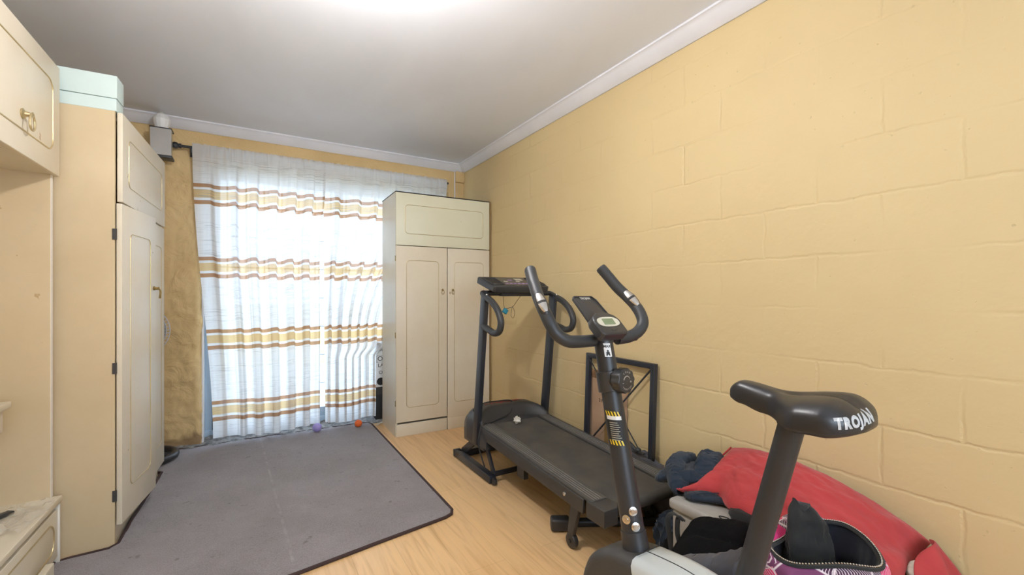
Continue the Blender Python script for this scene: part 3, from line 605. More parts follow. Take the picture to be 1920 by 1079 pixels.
# ------------------------------------------------------------------ curtains
def env_(seed, u): return min(1, .1+2.2*u) if seed == 1 else 1
def curtain(label, xl, xr, base, folds, seed, ztop=2.262, zbot=.055):
    NU, NV = 260, 90; mb = MB(); vs = []; uvs = []
    for j in range(NV):
        fz = j/(NV-1); 
        for i in range(NU):
            u = i/(NU-1); z0 = zbot+(ztop-zbot)*fz
            x = xl(z0)+(xr(z0)-xl(z0))*u
            low = 1-fz
            A = .040+.030*low**1.3
            # irregular soft folds: sharp on one flank
            ph = u*folds+.35*fbm((u*3, seed, 0), 1.5)+.10*low*math.sin(3*u+seed)
            s = ph % 1.0; w = (s/.87 if s < .87 else (1-s)/.13); w = w*w*(3-2*w)
            x += .012*env_(seed, u)*math.sin(2*math.pi*s)*(.4+low)
            env = min(1, .15+2.2*u) if seed == 1 else 1
            y = base-A*env*(w-.5)*(1.7 if seed == 1 else 1.15)-.006*fbm((x*6, z0*.6, seed), 2)
            if fz > .955:                                   # gathered header
                g = math.sin(u*folds*17+seed)*.004+.006*fbm((u*50, fz*2, seed), 1); y = 3.966+g*min(1, u*5)-.008*math.sin((fz-.955)/.045*math.pi)
            elif fz > .80:
                k = (fz-.80)/.155; y = lerp(y, 3.966, k*.85)+k*.004*math.sin(u*folds*17+seed)*min(1, u*5)
            dz = .020*(w-.5)*env_(seed, u)*min(1, 5*low)+.012*math.sin(u*7+seed)*low**3
            dz += .006*fbm((u*40, 1, seed), 1) if fz > .98 else 0
            vs.append((x, y, z0+dz)); uvs.append((u*(xr(1.2)-xl(1.2)), z0))
    fs = [(j*NU+i, j*NU+i+1, (j+1)*NU+i+1, (j+1)*NU+i) for j in range(NV-1) for i in range(NU-1)]
    b = V(((xl(0)+xr(0))/2, base, 0)); me = bpy.data.meshes.new('curtain'); me.from_pydata([tuple(V(p)-b) for p in vs], [], fs)
    l = me.uv_layers.new(name='UVMap')
    for lp in me.loops: l.data[lp.index].uv = uvs[lp.vertex_index]
    me.materials.append(M['curtain']); me.polygons.foreach_set('use_smooth', [True]*len(me.polygons))
    o = bpy.data.objects.new('curtain', me); o.location = b; C.objects.link(o); return tag(o, label, 'curtain', 'curtain panels over the glass door')
def lerp(a, b, t): return a+(b-a)*t
def ss(t): t = max(0, min(1, t)); return t*t*(3-2*t)
curtain('left striped sheer curtain panel beside the rough plaster pier', lambda z: lerp(-.242, -.366, ss(z/2.2) if z < 2.2 else 1), lambda z: .500+.045*ss((z-1.5)/.6)-.006*ss((.9-z)/.9), 3.985, 6.5, 1, ztop=2.268)
curtain('sheer striped curtain panel to the right of the bright gap, partly behind the wardrobe', lambda z: .536+.006*ss((1.4-z)/1.2)-.012*ss((z-1.7)/.4), lambda z: lerp(.972, 1.055, ss((z-.60)/.10)) if z < .8 else lerp(1.055, 1.635, ss((z-.8)/1.3)), 3.998, 7, 2, ztop=2.268)
rd = thing('curtain_rod', 'black curtain rod with a round finial at its left end', 'curtain rod', (.6, 3.985, 2.25))
build('rod', MB().tube([(-.455, 3.985, 2.238), (1.66, 3.985, 2.238)], .010, 14), M['black'], rd, world=True)
build('finial', MB().sphere((-.468, 3.985, 2.238), .024).tube([(-.447, 3.985, 2.238), (-.432, 3.985, 2.238)], .017, 14), M['black'], rd, world=True)
for x in (-.375, 1.60): build('bracket', MB().tube([(x, 3.985, 2.238), (x, 3.985, 2.205), (x, YB, 2.205)], .007, 10).box((x-.012, YB-.018, 2.185), (x+.012, YB-.008, 2.235)), M['black'], rd, world=True)

# wall lantern
wl = thing('wall_lantern', 'small white box lantern with bulb-shaped cap above the left wardrobe', 'wall lamp', (-.56, 3.93, 2.20))
cx, cy = -.535, 3.90
hs = MB().prism([(-.058, 0), (.058, 0), (.058, .055), (.045, .10), (-.045, .10), (-.058, .055)], .19, T((cx, cy-.03, 2.125)))
build('glass_body', hs, M['silver'], wl, world=True, smooth=20)
build('housing_frame', MB().box((cx-.064, cy-.034, 2.110), (cx+.064, cy+.075, 2.128), bev=.003).box((cx-.062, cy-.032, 2.312), (cx+.062, cy+.075, 2.320), bev=.003).rect((cx-.060, cy-.03, 2.12), (cx-.060, cy-.03, 2.318), .006, .006).rect((cx+.060, cy-.03, 2.12), (cx+.060, cy-.03, 2.318), .006, .006), M['black'], wl, world=True)
build('cap', MB().lathe([(.038, 0), (.040, .018), (.042, .022), (.048, .036), (.050, .066), (.038, .094), (.016, .110), (.003, .118)], 12, T((cx, cy+.01, 2.318))), M['white'], wl, world=True, smooth=25)
build('arm', MB().rect((cx, cy+.07, 2.22), (cx, YB, 2.22), .05, .05), M['white'], wl, world=True)
# standing fan behind the wardrobe
fn = thing('standing_fan', 'standing fan half hidden behind the left wardrobe with a grey wire guard', 'fan', (-.645, 3.84, .009))
build('base', MB().tube([(-.645+.195*math.cos(a), 3.84+.195*math.sin(a), .037) for a in [2*math.pi*i/40 for i in range(40)]], .024, 14, closed=True), M['black'], fn, world=True)
build('spoke', MB().tube([(-.835, 3.84, .037), (-.455, 3.84, .037)], .018, 12).tube([(-.645, 3.65, .037), (-.645, 4.03, .037)], .018, 12), M['black'], fn, world=True)
build('pole', MB().tube([(-.645, 3.84, .02), (-.645, 3.84, .92)], .015, 14), M['black'], fn, world=True)
gm = T((-.650, 3.80, .905), rx=R(90))
gd = MB()
for k in range(1, 11): gd.tube([gm @ V((.0175*k*math.cos(a), .0175*k*math.sin(a), .045*math.sqrt(max(0, 1-(k/10)**2)))) for a in [2*math.pi*i/36 for i in range(36)]], .0028, 5, closed=True)
for k in range(48):
    a = 2*math.pi*k/48; gd.tube([gm @ V((.175*s*math.cos(a+.3*s), .175*s*math.sin(a+.3*s), .045*math.sqrt(max(0, 1-s*s)))) for s in (.15, .4, .6, .8, .93, 1)], .0021, 4)
build('guard', gd, M['meshguard'], fn, world=True)
build('guard_badge', MB().lathe([(.05, 0), (.05, .006), (.01, .012)], 24, gm @ T((0, 0, .043))), M['white'], fn, world=True)
bl = MB()
for k in range(3):
    m = gm @ T((0, 0, 0), rz=R(120*k)); bl.grid(lambda u, v: V(((.03+.125*v)*math.cos((u-.5)*1.5), (.03+.125*v)*math.sin((u-.5)*1.5), -.012+.03*(u-.5))), 10, 6, m=m)
build('blades', bl, M['silver'], fn, world=True)
build('motor', MB().lathe([(.02, -.10), (.05, -.09), (.055, -.03), (.03, -.02)], 24, gm), M['white'], fn, world=True)

# balls and bits near the threshold
solo('orange_ball', MB().sphere((.80, 3.915, .040), .031), M['orange'], 'small orange ball on the carpet edge under the curtain', 'ball', (.80, 3.915, .009))
solo('lilac_ball', MB().sphere((.477, 3.955, .045), .036), M['lilac'], 'lilac ball peeping from under the left curtain panel', 'ball', (.477, 3.955, .009))
solo('white_scrap', MB().tube(smoothpath([(.955, 3.90, .008), (.985, 3.93, .010), (1.02, 3.955, .009)], 5), [.006]*5+[.008]*6, 8, flat=.7), M['paper'], 'crumpled white scrap on the floor at the corner of the right wardrobe', 'paper scrap', (.98, 3.92, 0))
# printed box behind the curtain
bx = thing('printed_box', 'tall white printed box standing in the door recess between curtain and wardrobe', 'box', (1.12, 4.09, 0))
build('carton', MB().box((.975, 4.035, .24), (1.30, 4.13, .72), bev=.003), M['white'], bx, world=True)
build('lid_band', MB().box((.974, 4.034, .695), (1.301, 4.131, .722), bev=.002), M['hardboard'], bx, world=True)
build('lower_print', MB().box((.9745, 4.0335, .24), (1.29, 4.036, .31)), M['plastic2'], bx, world=True, smooth=0)
build('stand', MB().box((.975, 4.04, .0), (1.30, 4.13, .24), bev=.004), M['ink'], bx, world=True)
for body, z, s_z, x in (('Bio', .655, .07, 1.035), ('O', .565, .06, 1.015), ('LA', .505, .045, 1.02), ('O', .44, .045, 1.02)):
    build('lettering', text(body, s_z, frame_m((x, 4.0338, z), (1, 0, 0), (0, 0, 1))), M['ink'], bx, world=True, smooth=0)
build('symbol_frame', MB().tube([(.985, 4.0338, .535), (1.045, 4.0338, .535), (1.045, 4.0338, .595), (.985, 4.0338, .595)], .002, 4, closed=True), M['ink'], bx, world=True)
build('printed_dot', MB().lathe([(.035, 0), (.035, .001)], 24, T((1.02, 4.0335, .36), rx=R(90))), M['ink'], bx, world=True)

# ------------------------------------------------------------------ treadmill
TL, TR = 1.245, 1.765
tm = thing('treadmill', 'black folding treadmill beside the yellow wall with its console facing the camera', 'treadmill', (1.5, 2.1, 0))
def bt(name, mb, mat, parent=tm, **k): return build(name, mb, M[mat], parent, world=True, **k)
def zd(y): return .262+(y-1.36)*.058                         # deck top height
Y0, Y1 = 1.37, 2.46
def ybox(mb, x0, x1, y0, y1, dz0, dz1, bev=.003):
    # box following the deck slope
    a = math.atan(.058); m = Matrix.Translation((0, y0, zd(y0))) @ Matrix.Rotation(a, 4, 'X'); L = (y1-y0)/math.cos(a)
    return mb.box((x0, 0, dz0), (x1, L, dz1), m, bev)
bt('deck', ybox(MB(), TL+.05, TR-.05, Y0+.02, Y1, -.045, -.012), 'plastic')
# belt wraps round the rear roller
def beltp(u, v):
    x = TL+.092+(TR-TL-.184)*u; L = Y1-Y0
    if v < .5: y = Y1-(L-.01)*v/.5; return V((x, y, zd(y)-.004))
    if v < .8:
        a = (v-.5)/.3*math.pi; c = V((x, Y0+.01, zd(Y0)-.004-.028)); return c+V((0, -.028*math.sin(a), .028*math.cos(a)))
    y = Y0+.01+(L-.01)*(v-.8)/.2; return V((x, y, zd(y)-.06))
bt('belt', MB().grid(beltp, 4, 60), 'belt', smooth=60)
for x0, x1 in ((TL, TL+.085), (TR-.085, TR)):
    r = MB(); ybox(r, x0, x1, Y0+.05, Y1, -.010, .004, .003)
    rl = bt('side_rail', r, 'rail')
    for k in range(4): bt('ridge', ybox(MB(), x0+.016+.014*k, x0+.0185+.014*k, Y0+.055, Y1, .003, .0062, .0008), 'ridge', rl)
for x0, x1 in ((TL-.006, TL+.014), (TR-.014, TR+.006)):
    bt('side_frame', ybox(MB(), x0, x1, Y0+.10, Y1+.02, -.075, -.008, .003), 'plastic2')
for x, s in ((TL, 1), (TR, -1)):
    o = [(0, 0), (0, .11), (.10*s, .10), (.10*s, .03), (.075*s, 0)] if s > 0 else [(0, 0), (.075*s, 0), (.10*s, .03), (.10*s, .10), (0, .11)]
    if s > 0: o = o[::-1]
    bt('end_cap', MB().prism(o, .072, T((x-.008*s, Y0-.035, zd(Y0)-.070)), bev=.004), 'plastic2')
bt('roller', MB().tube([(TL+.09, Y0+.01, zd(Y0)-.032), (TR-.09, Y0+.01, zd(Y0)-.032)], .024, 18), 'plastic')
bt('bolt', MB().lathe([(.010, 0), (.009, .004), (.004, .006)], 12, T((TL-.006, 1.60, .235), ry=R(-90))), 'chrome')
# rear legs with wheels
for x, s in ((TL+.008, 1), (TR-.008, -1)):
    lg = bt('leg', MB().prism([(0, .03), (-.045, .025), (-.06, 0), (-.045, -.04), (.0, -.185), (.022, -.185), (.028, -.15)], .022, frame_m((x-.011, 1.555, .225), (0, 1, 0), (0, 0, 1)), bev=.003), 'plastic2')
    bt('wheel', MB().lathe([(.014, -.014), (.030, -.013), (.034, -.008), (.034, .008), (.030, .013), (.014, .014)], 24, T((x+.002, 1.565, .034), ry=R(90))).lathe([(.010, -.019), (.010, .019)], 12, T((x+.002, 1.565, .034), ry=R(90))), 'plastic', lg)
# motor hood
def hood(u, v):
    a = math.pi*v; cx = (TL+TR)/2; e = .28; ca, sa = math.cos(a), math.sin(a)
    xn = -math.copysign(abs(ca)**e, ca); xw = (TR-TL+.02)/2*(1-.12*max(0, .25-u)/.25)
    yf = 2.50-.13*abs(xn)**3.5; y = yf+(2.76-yf)*(1-u); X = cx+xn*xw; z0 = .20
    zt = .325+.085*ss((y-yf)/.085)-.055*ss((y-2.64)/.12)-.030*abs(xn)**4; Z = z0+(zt-z0)*abs(sa)**.40
    return V((X, y, Z))
hm = MB().grid(hood, 24, 60)
hm.f.append(tuple(i*24 for i in range(60))); hm.f.append(tuple(i*24+23 for i in range(59, -1, -1)))
hd = bt('motor_hood', hm, 'plastic', smooth=45)
q = MB(); rq = random.Random(5)
for k in range(22):                                                 # worn, unreadable red print
    x = 1.36+.0135*k; y = 2.615+.012*rq.uniform(-1, 1); q.box((x, y, .5), (x+.010, y+.020+.012*rq.random(), .5004))
    q.box((x, y+.02, .5), (x+.013, y+.026, .5004))
press(q, hm, (0, 0, -1), .0008)
bt('hood_print', q, 'red_ink', hd, smooth=0)
bt('motor_base', MB().box((TL+.0, 2.42, .17), (TR-.0, 2.72, .26), bev=.01), 'tintblack')
# uprights
for x in (TL, TR):
    bt('upright', MB().rect((x-.004, 2.520, .20), (x, 2.405, 1.145), .030, .060, up=(0, 1, .1), bev=.003), 'tintblack')
# console cross tube, bends and grip loops as one bent tube each side
yc, zc = 2.445, 1.160
bt('crossbar', MB().tube([(TL+.03, yc, zc), (TR-.03, yc, zc)], .0165, 16), 'black')
bt('clamp_plate', MB().rect((1.37, yc-.004, zc), (1.62, yc-.004, zc), .034, .040, bev=.004).lathe([(.006, 0), (.005, .003)], 10, T((1.39, yc-.02, zc), rx=R(90))).lathe([(.006, 0), (.005, .003)], 10, T((1.60, yc-.02, zc), rx=R(90))), 'black')
for x, s in ((TL-.006, 1), (TR+.004, -1)):
    pth = smoothpath([(x+.035*s, yc, zc), (x+.008*s, yc-.002, zc), (x, yc-.035, zc-.012), (x, 2.36, 1.128)], 6)
    bt('bend', MB().tube(pth, .0165, 16), 'black')
    pth = smoothpath([(x, 2.365, 1.130), (x, 2.30, 1.105), (x, 2.235, 1.060), (x, 2.195, .995), (x, 2.215, .938), (x, 2.275, .922), (x, 2.335, .935), (x+.004*s, 2.43, .958)], 8)
    bt('hand_grip', MB().tube(pth, .020, 16), 'foam')
    bt('grip_bolt', MB().lathe([(.008, 0), (.006, .006)], 10, T((x, 2.372, 1.148))), 'chrome')
# console: shallow wedge tray facing the user
cm_ = frame_m((1.475, 2.34, 1.205), (1, 0, 0), (0, .93, .30))   # local x right, y back-up, z face normal
cs = bt('console', MB().prism([(-.205, .0), (-.19, -.012), (.19, -.012), (.205, .0), (.222, .19), (.21, .205), (-.21, .205), (-.222, .19)], .042, cm_ @ T((0, 0, -.042)), bev=.006), 'plastic')
for q_ in (-.155, .155):
    bt('console_tray', MB().box((q_-.040, .03, .0005), (q_+.040, .175, .0012), cm_), 'ink', cs, smooth=0)
    bt('tray_rim', MB().tube([cm_ @ V((q_+a, .10+b, .002)) for a, b in rrect(.085, .155, .015)], .004, 8, closed=True), 'plastic', cs)
bt('control_face', MB().prism(rrect(.215, .175, .01, cy=.097), .002, cm_ @ T((0, 0, 0))), 'olive', cs)
bt('display', MB().prism(rrect(.055, .045, .004, cx=.05, cy=.14), .001, cm_ @ T((0, 0, .0022))), 'bezel', cs)
for i in range(6): bt('button', MB().prism(rrect(.020, .012, .004, cx=-.085+.030*i, cy=.045), .0014, cm_ @ T((0, 0, .0022))), 'purple', cs)
for i in range(3): bt('icon', MB().prism(rrect(.030, .014, .006, cx=-.07+.045*i, cy=.09+.03*(i == 1)), .0012, cm_ @ T((0, 0, .0022))), 'bezel' if i != 1 else 'purple', cs)
bt('stop_switch', MB().prism(rrect(.030, .008, .003), .004, frame_m((1.545, 2.3245, 1.185), (1, 0, 0), (0, .2, 1))), 'redled', cs)
# safety key cords
kc = bt('safety_cord', MB().tube(smoothpath([(1.385, yc-.02, 1.145), (1.388, yc-.02, 1.10), (1.395, yc-.02, 1.055)], 5), .0015, 6).tube(smoothpath([(1.52, yc-.02, 1.145), (1.49, yc-.02, 1.11), (1.455, yc-.02, 1.072), (1.40, yc-.02, 1.06)], 5), .0015, 6).tube(smoothpath([(1.455, yc-.02, 1.07), (1.472, yc-.02, 1.035), (1.462, yc-.02, 1.0), (1.445, yc-.02, 1.012), (1.447, yc-.02, 1.04)], 5, True), .0013, 6, closed=True), 'thread')
bt('safety_key', MB().box((-.016, -.010, -.016), (.016, .010, .016), T((1.40, yc-.02, 1.045), ry=R(35)), bev=.004), 'teal', kc)
# base frame
bt('base_tube', MB().rect((1.262, 2.865, .028), (1.262, 2.335, .028), .045, .045), 'tintblack')
bt('base_tube', MB().rect((TR, 2.865, .028), (TR, 2.335, .028), .045, .045), 'tintblack')
bt('base_crossbar', MB().rect((1.265, 2.845, .028), (TR, 2.845, .028), .045, .045), 'tintblack')
for x in (1.262, TR):
    bt('foot_cap', MB().box((x-.026, 2.86, .004), (x+.026, 2.882, .053), bev=.003), 'plastic')
    bt('caster', MB().lathe([(.012, -.011), (.020, -.010), (.022, 0), (.020, .010), (.012, .011)], 20, T((x, 2.318, .022), ry=R(90))), 'plastic')
bt('lift_bracket', MB().rect((TL+.02, 2.42, .20), (TL+.03, 2.345, .055), .014, .03).rect((TL+.03, 2.345, .055), (TR-.03, 2.345, .055), .014, .03).rect((TR-.02, 2.42, .20), (TR-.03, 2.345, .055), .014, .03), 'tintblack')
bt('incline_block', MB().box((1.29, 2.03, .13), (1.32, 2.10, .22)), 'plastic2')
for x in (TL+.05, TR-.05): bt('link_plate', MB().rect((x, 2.84, .04), (x, 2.60, .20), .012, .05), 'tintblack')
# power cord with the white lump on the hood
def on(m, x, y, off): 
    t = BVHTree.FromPolygons([tuple(p) for p in m.v], m.f); h = t.ray_cast(V((x, y, 1)), V((0, 0, -1))); return h[0].z+off if h[0] else .3
pc = [(x, y, on(hm, x, y, .005)) for x, y in ((1.27, 2.62), (1.36, 2.66), (1.48, 2.66), (1.55, 2.60), (1.50, 2.53), (1.38, 2.50), (1.30, 2.47), (1.262, 2.452))]+[(1.222, 2.43, .29), (1.205, 2.41, .22), (1.215, 2.39, .15), (1.225, 2.37, .10)]
solo('power_cord', MB().tube(smoothpath(pc, 6), .0042, 8), M['thread'], 'black power cord looping over the treadmill hood', 'cord', (1.4, 2.55, .35))
solo('crumpled_wad', MB().grid(lambda u, v: V((1.475, 2.40, zd(2.40)+.020))+V((math.cos(u*6.283)*math.sin(v*math.pi), math.sin(u*6.283)*math.sin(v*math.pi), math.cos(v*math.pi)))*(.021+.010*fbm((math.cos(u*6.283)*math.sin(v*math.pi), math.sin(u*6.283), v*3), 1.6)), 24, 14, wu=True), M['paper'], 'small crumpled off-white wad at the top of the treadmill belt', 'paper wad', (1.475, 2.40, zd(2.4)), smooth=15)

# ------------------------------------------------------------------ frame, cardboard behind treadmill
mf = thing('metal_frame', 'black square metal frame with thin crossed braces leaning on the yellow wall', 'frame', (1.80, 1.85, 0))
# leans: bottom x further out than the top
def fp(y, z): return V((1.797+.032*(z/.80), y, z))
ya, yb = 2.11, 1.595; H = .785
for y in (ya, yb): build('upright', MB().rect(fp(y, .0), fp(y, H), .028, .028, up=(1, 0, 0)), M['tintblack'], mf, world=True)
for z in (.03, H-.014): build('rail', MB().rect(fp(ya, z), fp(yb, z), .028, .028, up=(0, 0, 1)), M['tintblack'], mf, world=True)
build('brace', MB().tube([fp(ya-.01, H-.03)+V((-.008, 0, 0)), fp(yb+.02, .25)+V((-.008, 0, 0))], .0035, 8), M['black'], mf, world=True)
build('brace', MB().tube([fp(yb+.02, H-.03)+V((.006, 0, 0)), fp(ya-.03, .25)+V((.006, 0, 0))], .0055, 8), M['black'], mf, world=True)
for y in (ya, yb): build('bolt', MB().lathe([(.006, -.001), (.006, .003)], 10, T(fp(y, H-.035)+V((-.014, 0, 0)), ry=R(-90))), M['plastic'], mf, world=True)
cb = thing('cardboard_sheet', 'torn brown cardboard sheet leaning on the wall behind the black metal frame', 'cardboard', (1.84, 1.93, 0))
co = []
yy = [2.10, 1.79]; rnd = random.Random(3)
for k in range(15): co.append((2.145-.34*k/14, .68-.03*k/14+.008*rnd.uniform(-1, 1)))
for k in range(1, 15): co.append((1.805+.010*rnd.uniform(-1, 1), .65-.65*k/14))
for k in range(0, 14): co.append((2.15+.008*rnd.uniform(-1, 1), .0+.66*k/14))
cmx = frame_m((1.842, 0, 0), (0, 1, 0), (.008, 0, 1))
build('sheet', MB().prism(co, .005, cmx), M['card'], cb, world=True, smooth=0)
tb = MB(); top = co[:15]
for k in range(14):
    y, z = top[k]; tb.box((y-.022, z-.035-.01*rnd.random(), -.004), (y+.004, z+.004+.006*rnd.random(), .0075), cmx, bev=.002)
build('torn_edge', tb, M['cardtorn'], cb, world=True)
build('tape', MB().box((1.955, .02, -.0008), (1.99, .655, 0), cmx), M['hardboard'], cb, world=True, smooth=0)
q = text('2 MM91', .030, frame_m(cmx @ V((1.99, .50, -.0012)), (0, -1, 0), (.008, 0, 1))); build('print', q, M['ink'], cb, world=True, smooth=0)
# ------------------------------------------------------------------ generic soft bodies
def blob(name, fn_parent, mat, c, ax, n=(40, 26), amp=.2, fs=1.5, seed=0, e=.7, m=None, rid=False):
    def f(u, v):
        a = u*2*math.pi; b = (v-.5)*math.pi; ca, sa, cb, sb = math.cos(a), math.sin(a), math.cos(b), math.sin(b)
        sp = lambda x, p: math.copysign(abs(x)**p, x)
        d = V((sp(ca, e)*sp(cb, e), sp(sa, e)*sp(cb, e), sp(sb, e)))
        nn = fbm((ca*cb+seed, sa*cb, sb), fs); nn = (1-2*abs(nn)) if rid else nn
        k = 1+amp*nn; return V(c)+V((d.x*ax[0]*k, d.y*ax[1]*k, d.z*ax[2]*k))
    return MB().grid(f, n[0], n[1], wu=True, m=m)
# dark bag with grey jacket behind the treadmill
def clampx(mb, lim=1.852, zmin=.0):
    mb.v = [V((min(p.x, lim), p.y, max(p.z, zmin))) for p in mb.v]; return mb
# grey jacket slumped behind the treadmill's far rail
jb = clampx(blob('jacket', None, None, (1.81, 1.70, .15), (.04, .24, .15), seed=3, amp=.22, fs=2.2, e=.8), lim=1.855)
jb.v = [V((max(p.x, 1.776), p.y, p.z)) for p in jb.v]
jk = solo('jacket', jb, M['greycloth'], 'crumpled grey jacket slumped between the treadmill and the yellow wall', 'jacket', (1.81, 1.70, 0), smooth=60)
st = MB()
for k in range(3): st.tube(smoothpath([(1.79-.01*k, 1.90-.02*k, .365+.010*k), (1.78, 1.80, .375+.006*k), (1.778, 1.70, .335-.01*k), (1.776, 1.655-.02*k, .312)], 6), .009, 8, flat=.45)
st.sphere((1.778, 1.66, .318), .016)
solo('buckle_strap', st, M['plastic'], 'black strap bundle with a buckle lying on the grey jacket', 'strap', (1.79, 1.78, .38))
# black floor bar under the treadmill tail
fb = thing('floor_stand', 'black tubular stand with rubber end cap under the treadmill tail', 'stand', (1.5, 1.6, 0))
p0, p1 = V((1.315, 1.705, .035)), V((1.80, 1.43, .035))
build('floor_tube', MB().tube([p0, p1], .021, 16), M['black'], fb, world=True)
build('rubber_cap', MB().box((-.065, -.032, -.032), (.030, .032, .026), T(p0, rz=math.atan2(p1.y-p0.y, p1.x-p0.x)), bev=.012), M['plastic'], fb, world=True)
build('upright', MB().rect((1.62, 1.53, .04), (1.60, 1.54, .19), .035, .02), M['black'], fb, world=True)
# dark blue cloth below the tail near the box
dk = blob('c', None, None, (1.68, 1.30, .09), (.15, .055, .09), amp=.3, fs=2, seed=9)
solo('dark_cloth', clampx(dk), M['denim'], 'dark blue cloth heap on the floor between treadmill tail and grey box', 'cloth', (1.68, 1.30, 0), smooth=60)
# grey box
gx = thing('storage_box', 'scuffed grey lidded box on the floor under the jeans and red pillow', 'box', (1.645, .99, 0))
build('box_body', MB().box((1.462, .79, 0), (1.835, 1.182, .283), bev=.006), M['greybox'], gx, world=True)
build('lid', MB().box((1.450, .78, .286), (1.845, 1.195, .330), bev=.014), M['greybox'], gx, world=True)
# ---- jeans: folded legs draped over the box corner and treadmill end
jn = thing('jeans', 'dark blue denim jeans crumpled on the far end of the grey box', 'jeans', (1.66, 1.2, .33))
def fold(pts, wid, th, seed):
    P = smoothpath(pts, 10); n = len(P)
    def f(u, v):
        i = min(n-1, int(round(v*(n-1)))); p = P[i]; q = P[min(n-1, i+1)]-P[max(0, i-1)]; s = V((q.y, -q.x, 0)); s = s.normalized() if s.length > 1e-6 else V((1, 0, 0))
        a = u*2*math.pi; w = wid*(1+.18*fbm((v*5, seed, 0), 1)); 
        e = math.copysign(abs(math.cos(a))**.6, math.cos(a)); z = math.sin(a)
        k = .85+.35*fbm((e*.8+seed, v*2.2, z), 1.6)+.22*(1-2*abs(fbm((e*1.5+seed, v*5, z*.5), 1.8)))+.12*math.sin(v*12+e*2.5+seed)
        cap = min(1, 6*v+.15, 6*(1-v)+.15)
        return p+s*e*w*cap**.5+V((0, 0, 1))*z*th*k*cap**.5
    return MB().grid(f, 30, 46, wu=True)
LM = fold([(1.585, 1.34, .345), (1.60, 1.26, .375), (1.655, 1.18, .385), (1.72, 1.08, .365)], .085, .034, 1)
build('trouser_leg', LM, M['denim'], jn, world=True, smooth=70)
build('trouser_leg', fold([(1.79, 1.24, .40), (1.74, 1.20, .425), (1.66, 1.16, .415), (1.585, 1.12, .365)], .055, .034, 5), M['denim'], jn, world=True, smooth=70)
build('waist', fold([(1.50, 1.17, .350), (1.55, 1.23, .38), (1.63, 1.29, .40), (1.75, 1.30, .405)], .042, .030, 8), M['denim'], jn, world=True, smooth=70)
build('seam', MB().tube([p+V((0, 0, .028)) for p in smoothpath([(1.50, 1.10, .34), (1.56, 1.06, .345), (1.62, 1.03, .34)], 5)], .002, 6), M['denim'], jn, world=True)
build('hanging_hem', fold([(1.50, 1.155, .345), (1.55, 1.08, .352), (1.63, 1.0, .350)], .035, .014, 11), M['denim'], jn, world=True, smooth=70)
# small tag: cap on the box
cpn = thing('sun_hat', 'small black fabric hat with a cord loop on the grey box lid', 'hat', (1.545, .93, .33))
cc = blob('c', None, None, (1.535, .905, .350), (.058, .072, .030), amp=.14, fs=1.6, seed=4, e=.85); cc.v = [V((p.x, p.y, max(.3305, p.z))) for p in cc.v]
build('crown', cc, M['blackcloth'], cpn, world=True, smooth=60)
build('loop', MB().tube(smoothpath([(1.492, .965, .336), (1.475, .985, .338), (1.468, .968, .336), (1.482, .95, .336)], 5, True), .0022, 6, closed=True), M['thread'], cpn, world=True)
build('white_tag', MB().box((-.02, -.012, 0), (.02, .012, .002), T((1.535, .80, .340), ry=R(-30))), M['white'], cpn, world=True)
# ---- red pillow
A0, A1 = V((1.53, 1.165, .350)), V((1.835, 1.165, .468))     # far end: outer, wall side
B0, B1 = V((1.50, .475, .335)), V((1.83, .50, .372))         # near end
def pil(sgn):
    def f(u, v):
        eu = 1-abs(2*u-1)**2.6; ev = 1-abs(2*v-1)**5; th = .062*max(0, eu*ev)**.5
        pin = .022*math.sin(math.pi*u)*(1 if v < .5 else -.6)*abs(2*v-1)**6
        p = (A0.lerp(A1, u)).lerp(B0.lerp(B1, u), v)
        bow = .055*math.sin(math.pi*v)*u+.02*math.sin(math.pi*v)*(1-u)
        p = p+V((-.012*math.sin(math.pi*v)*(1-u)+.055*(1-u)*math.exp(-((v-.15)/.09)**2), -pin, bow))
        wr = .007*fbm((u*4+v*2, v*3, 0), 2.2)*eu*ev+.004*(1-2*abs(fbm((u*3+v*4, v*1.3-u, 5), 2)))*eu*ev
        if v > .80: wr += .012*math.sin((u*3-v*9)*3.0)*ss((v-.80)/.12)*eu
        nrm = V((-.25, 0, .97)); q = p+nrm*(sgn*th+wr*(1 if sgn > 0 else .3)); q.x = min(q.x, 1.853); return q
    return f
pmb = MB().grid(pil(1), 60, 110); n1 = len(pmb.v); pmb.grid(pil(-1), 60, 110)
rp = thing('pillow', 'large red cotton pillow leaning along the yellow wall over the boxes and bags', 'pillow', (1.67, .83, .34))
o = build('pillow_case', pmb, M['red'], rp, world=True, smooth=80)
# corner ears and open end of the pillow case
def flap(u, v):
    p = B0.lerp(B1, .25+.75*u)+V((0, .015, .0)); drop = v
    z = .012+.05*math.sin(math.pi*min(1, u*1.05))*(1-v)-.17*drop*(.75+.25*u); y = -.03-.055*math.sin(math.pi*v*.8)+.012*math.sin(u*9+v*3); return V((min(1.85, p.x+.010*math.sin(v*5+u*4)-.03*v), p.y+y, p.z+z))
build('open_end', MB().grid(flap, 30, 18), M['red'], rp, world=True, smooth=70, solid=.003)
build('corner', MB().grid(lambda u, v: A0+V((-.045*(1-v)*(1-abs(u-.5))+.05*v, .018*(1-v)-.06*v+.03*(u-.5)*(.3+v), -.004+.05*v*u+.012*math.sin(3.1*u))), 8, 8), M['red'], rp, world=True, smooth=70, solid=.006)
build('hem_seam', MB().tube([A0.lerp(B0, 0).lerp(A1, u)+V((0, .004, .002)) for u in (0, .5, 1)], .004, 6), M['red'], rp, world=True)
build('white_insert', MB().sphere((1.66, .482, .352), .034, sc=(1.5, .8, .6)), M['paper'], rp, world=True)
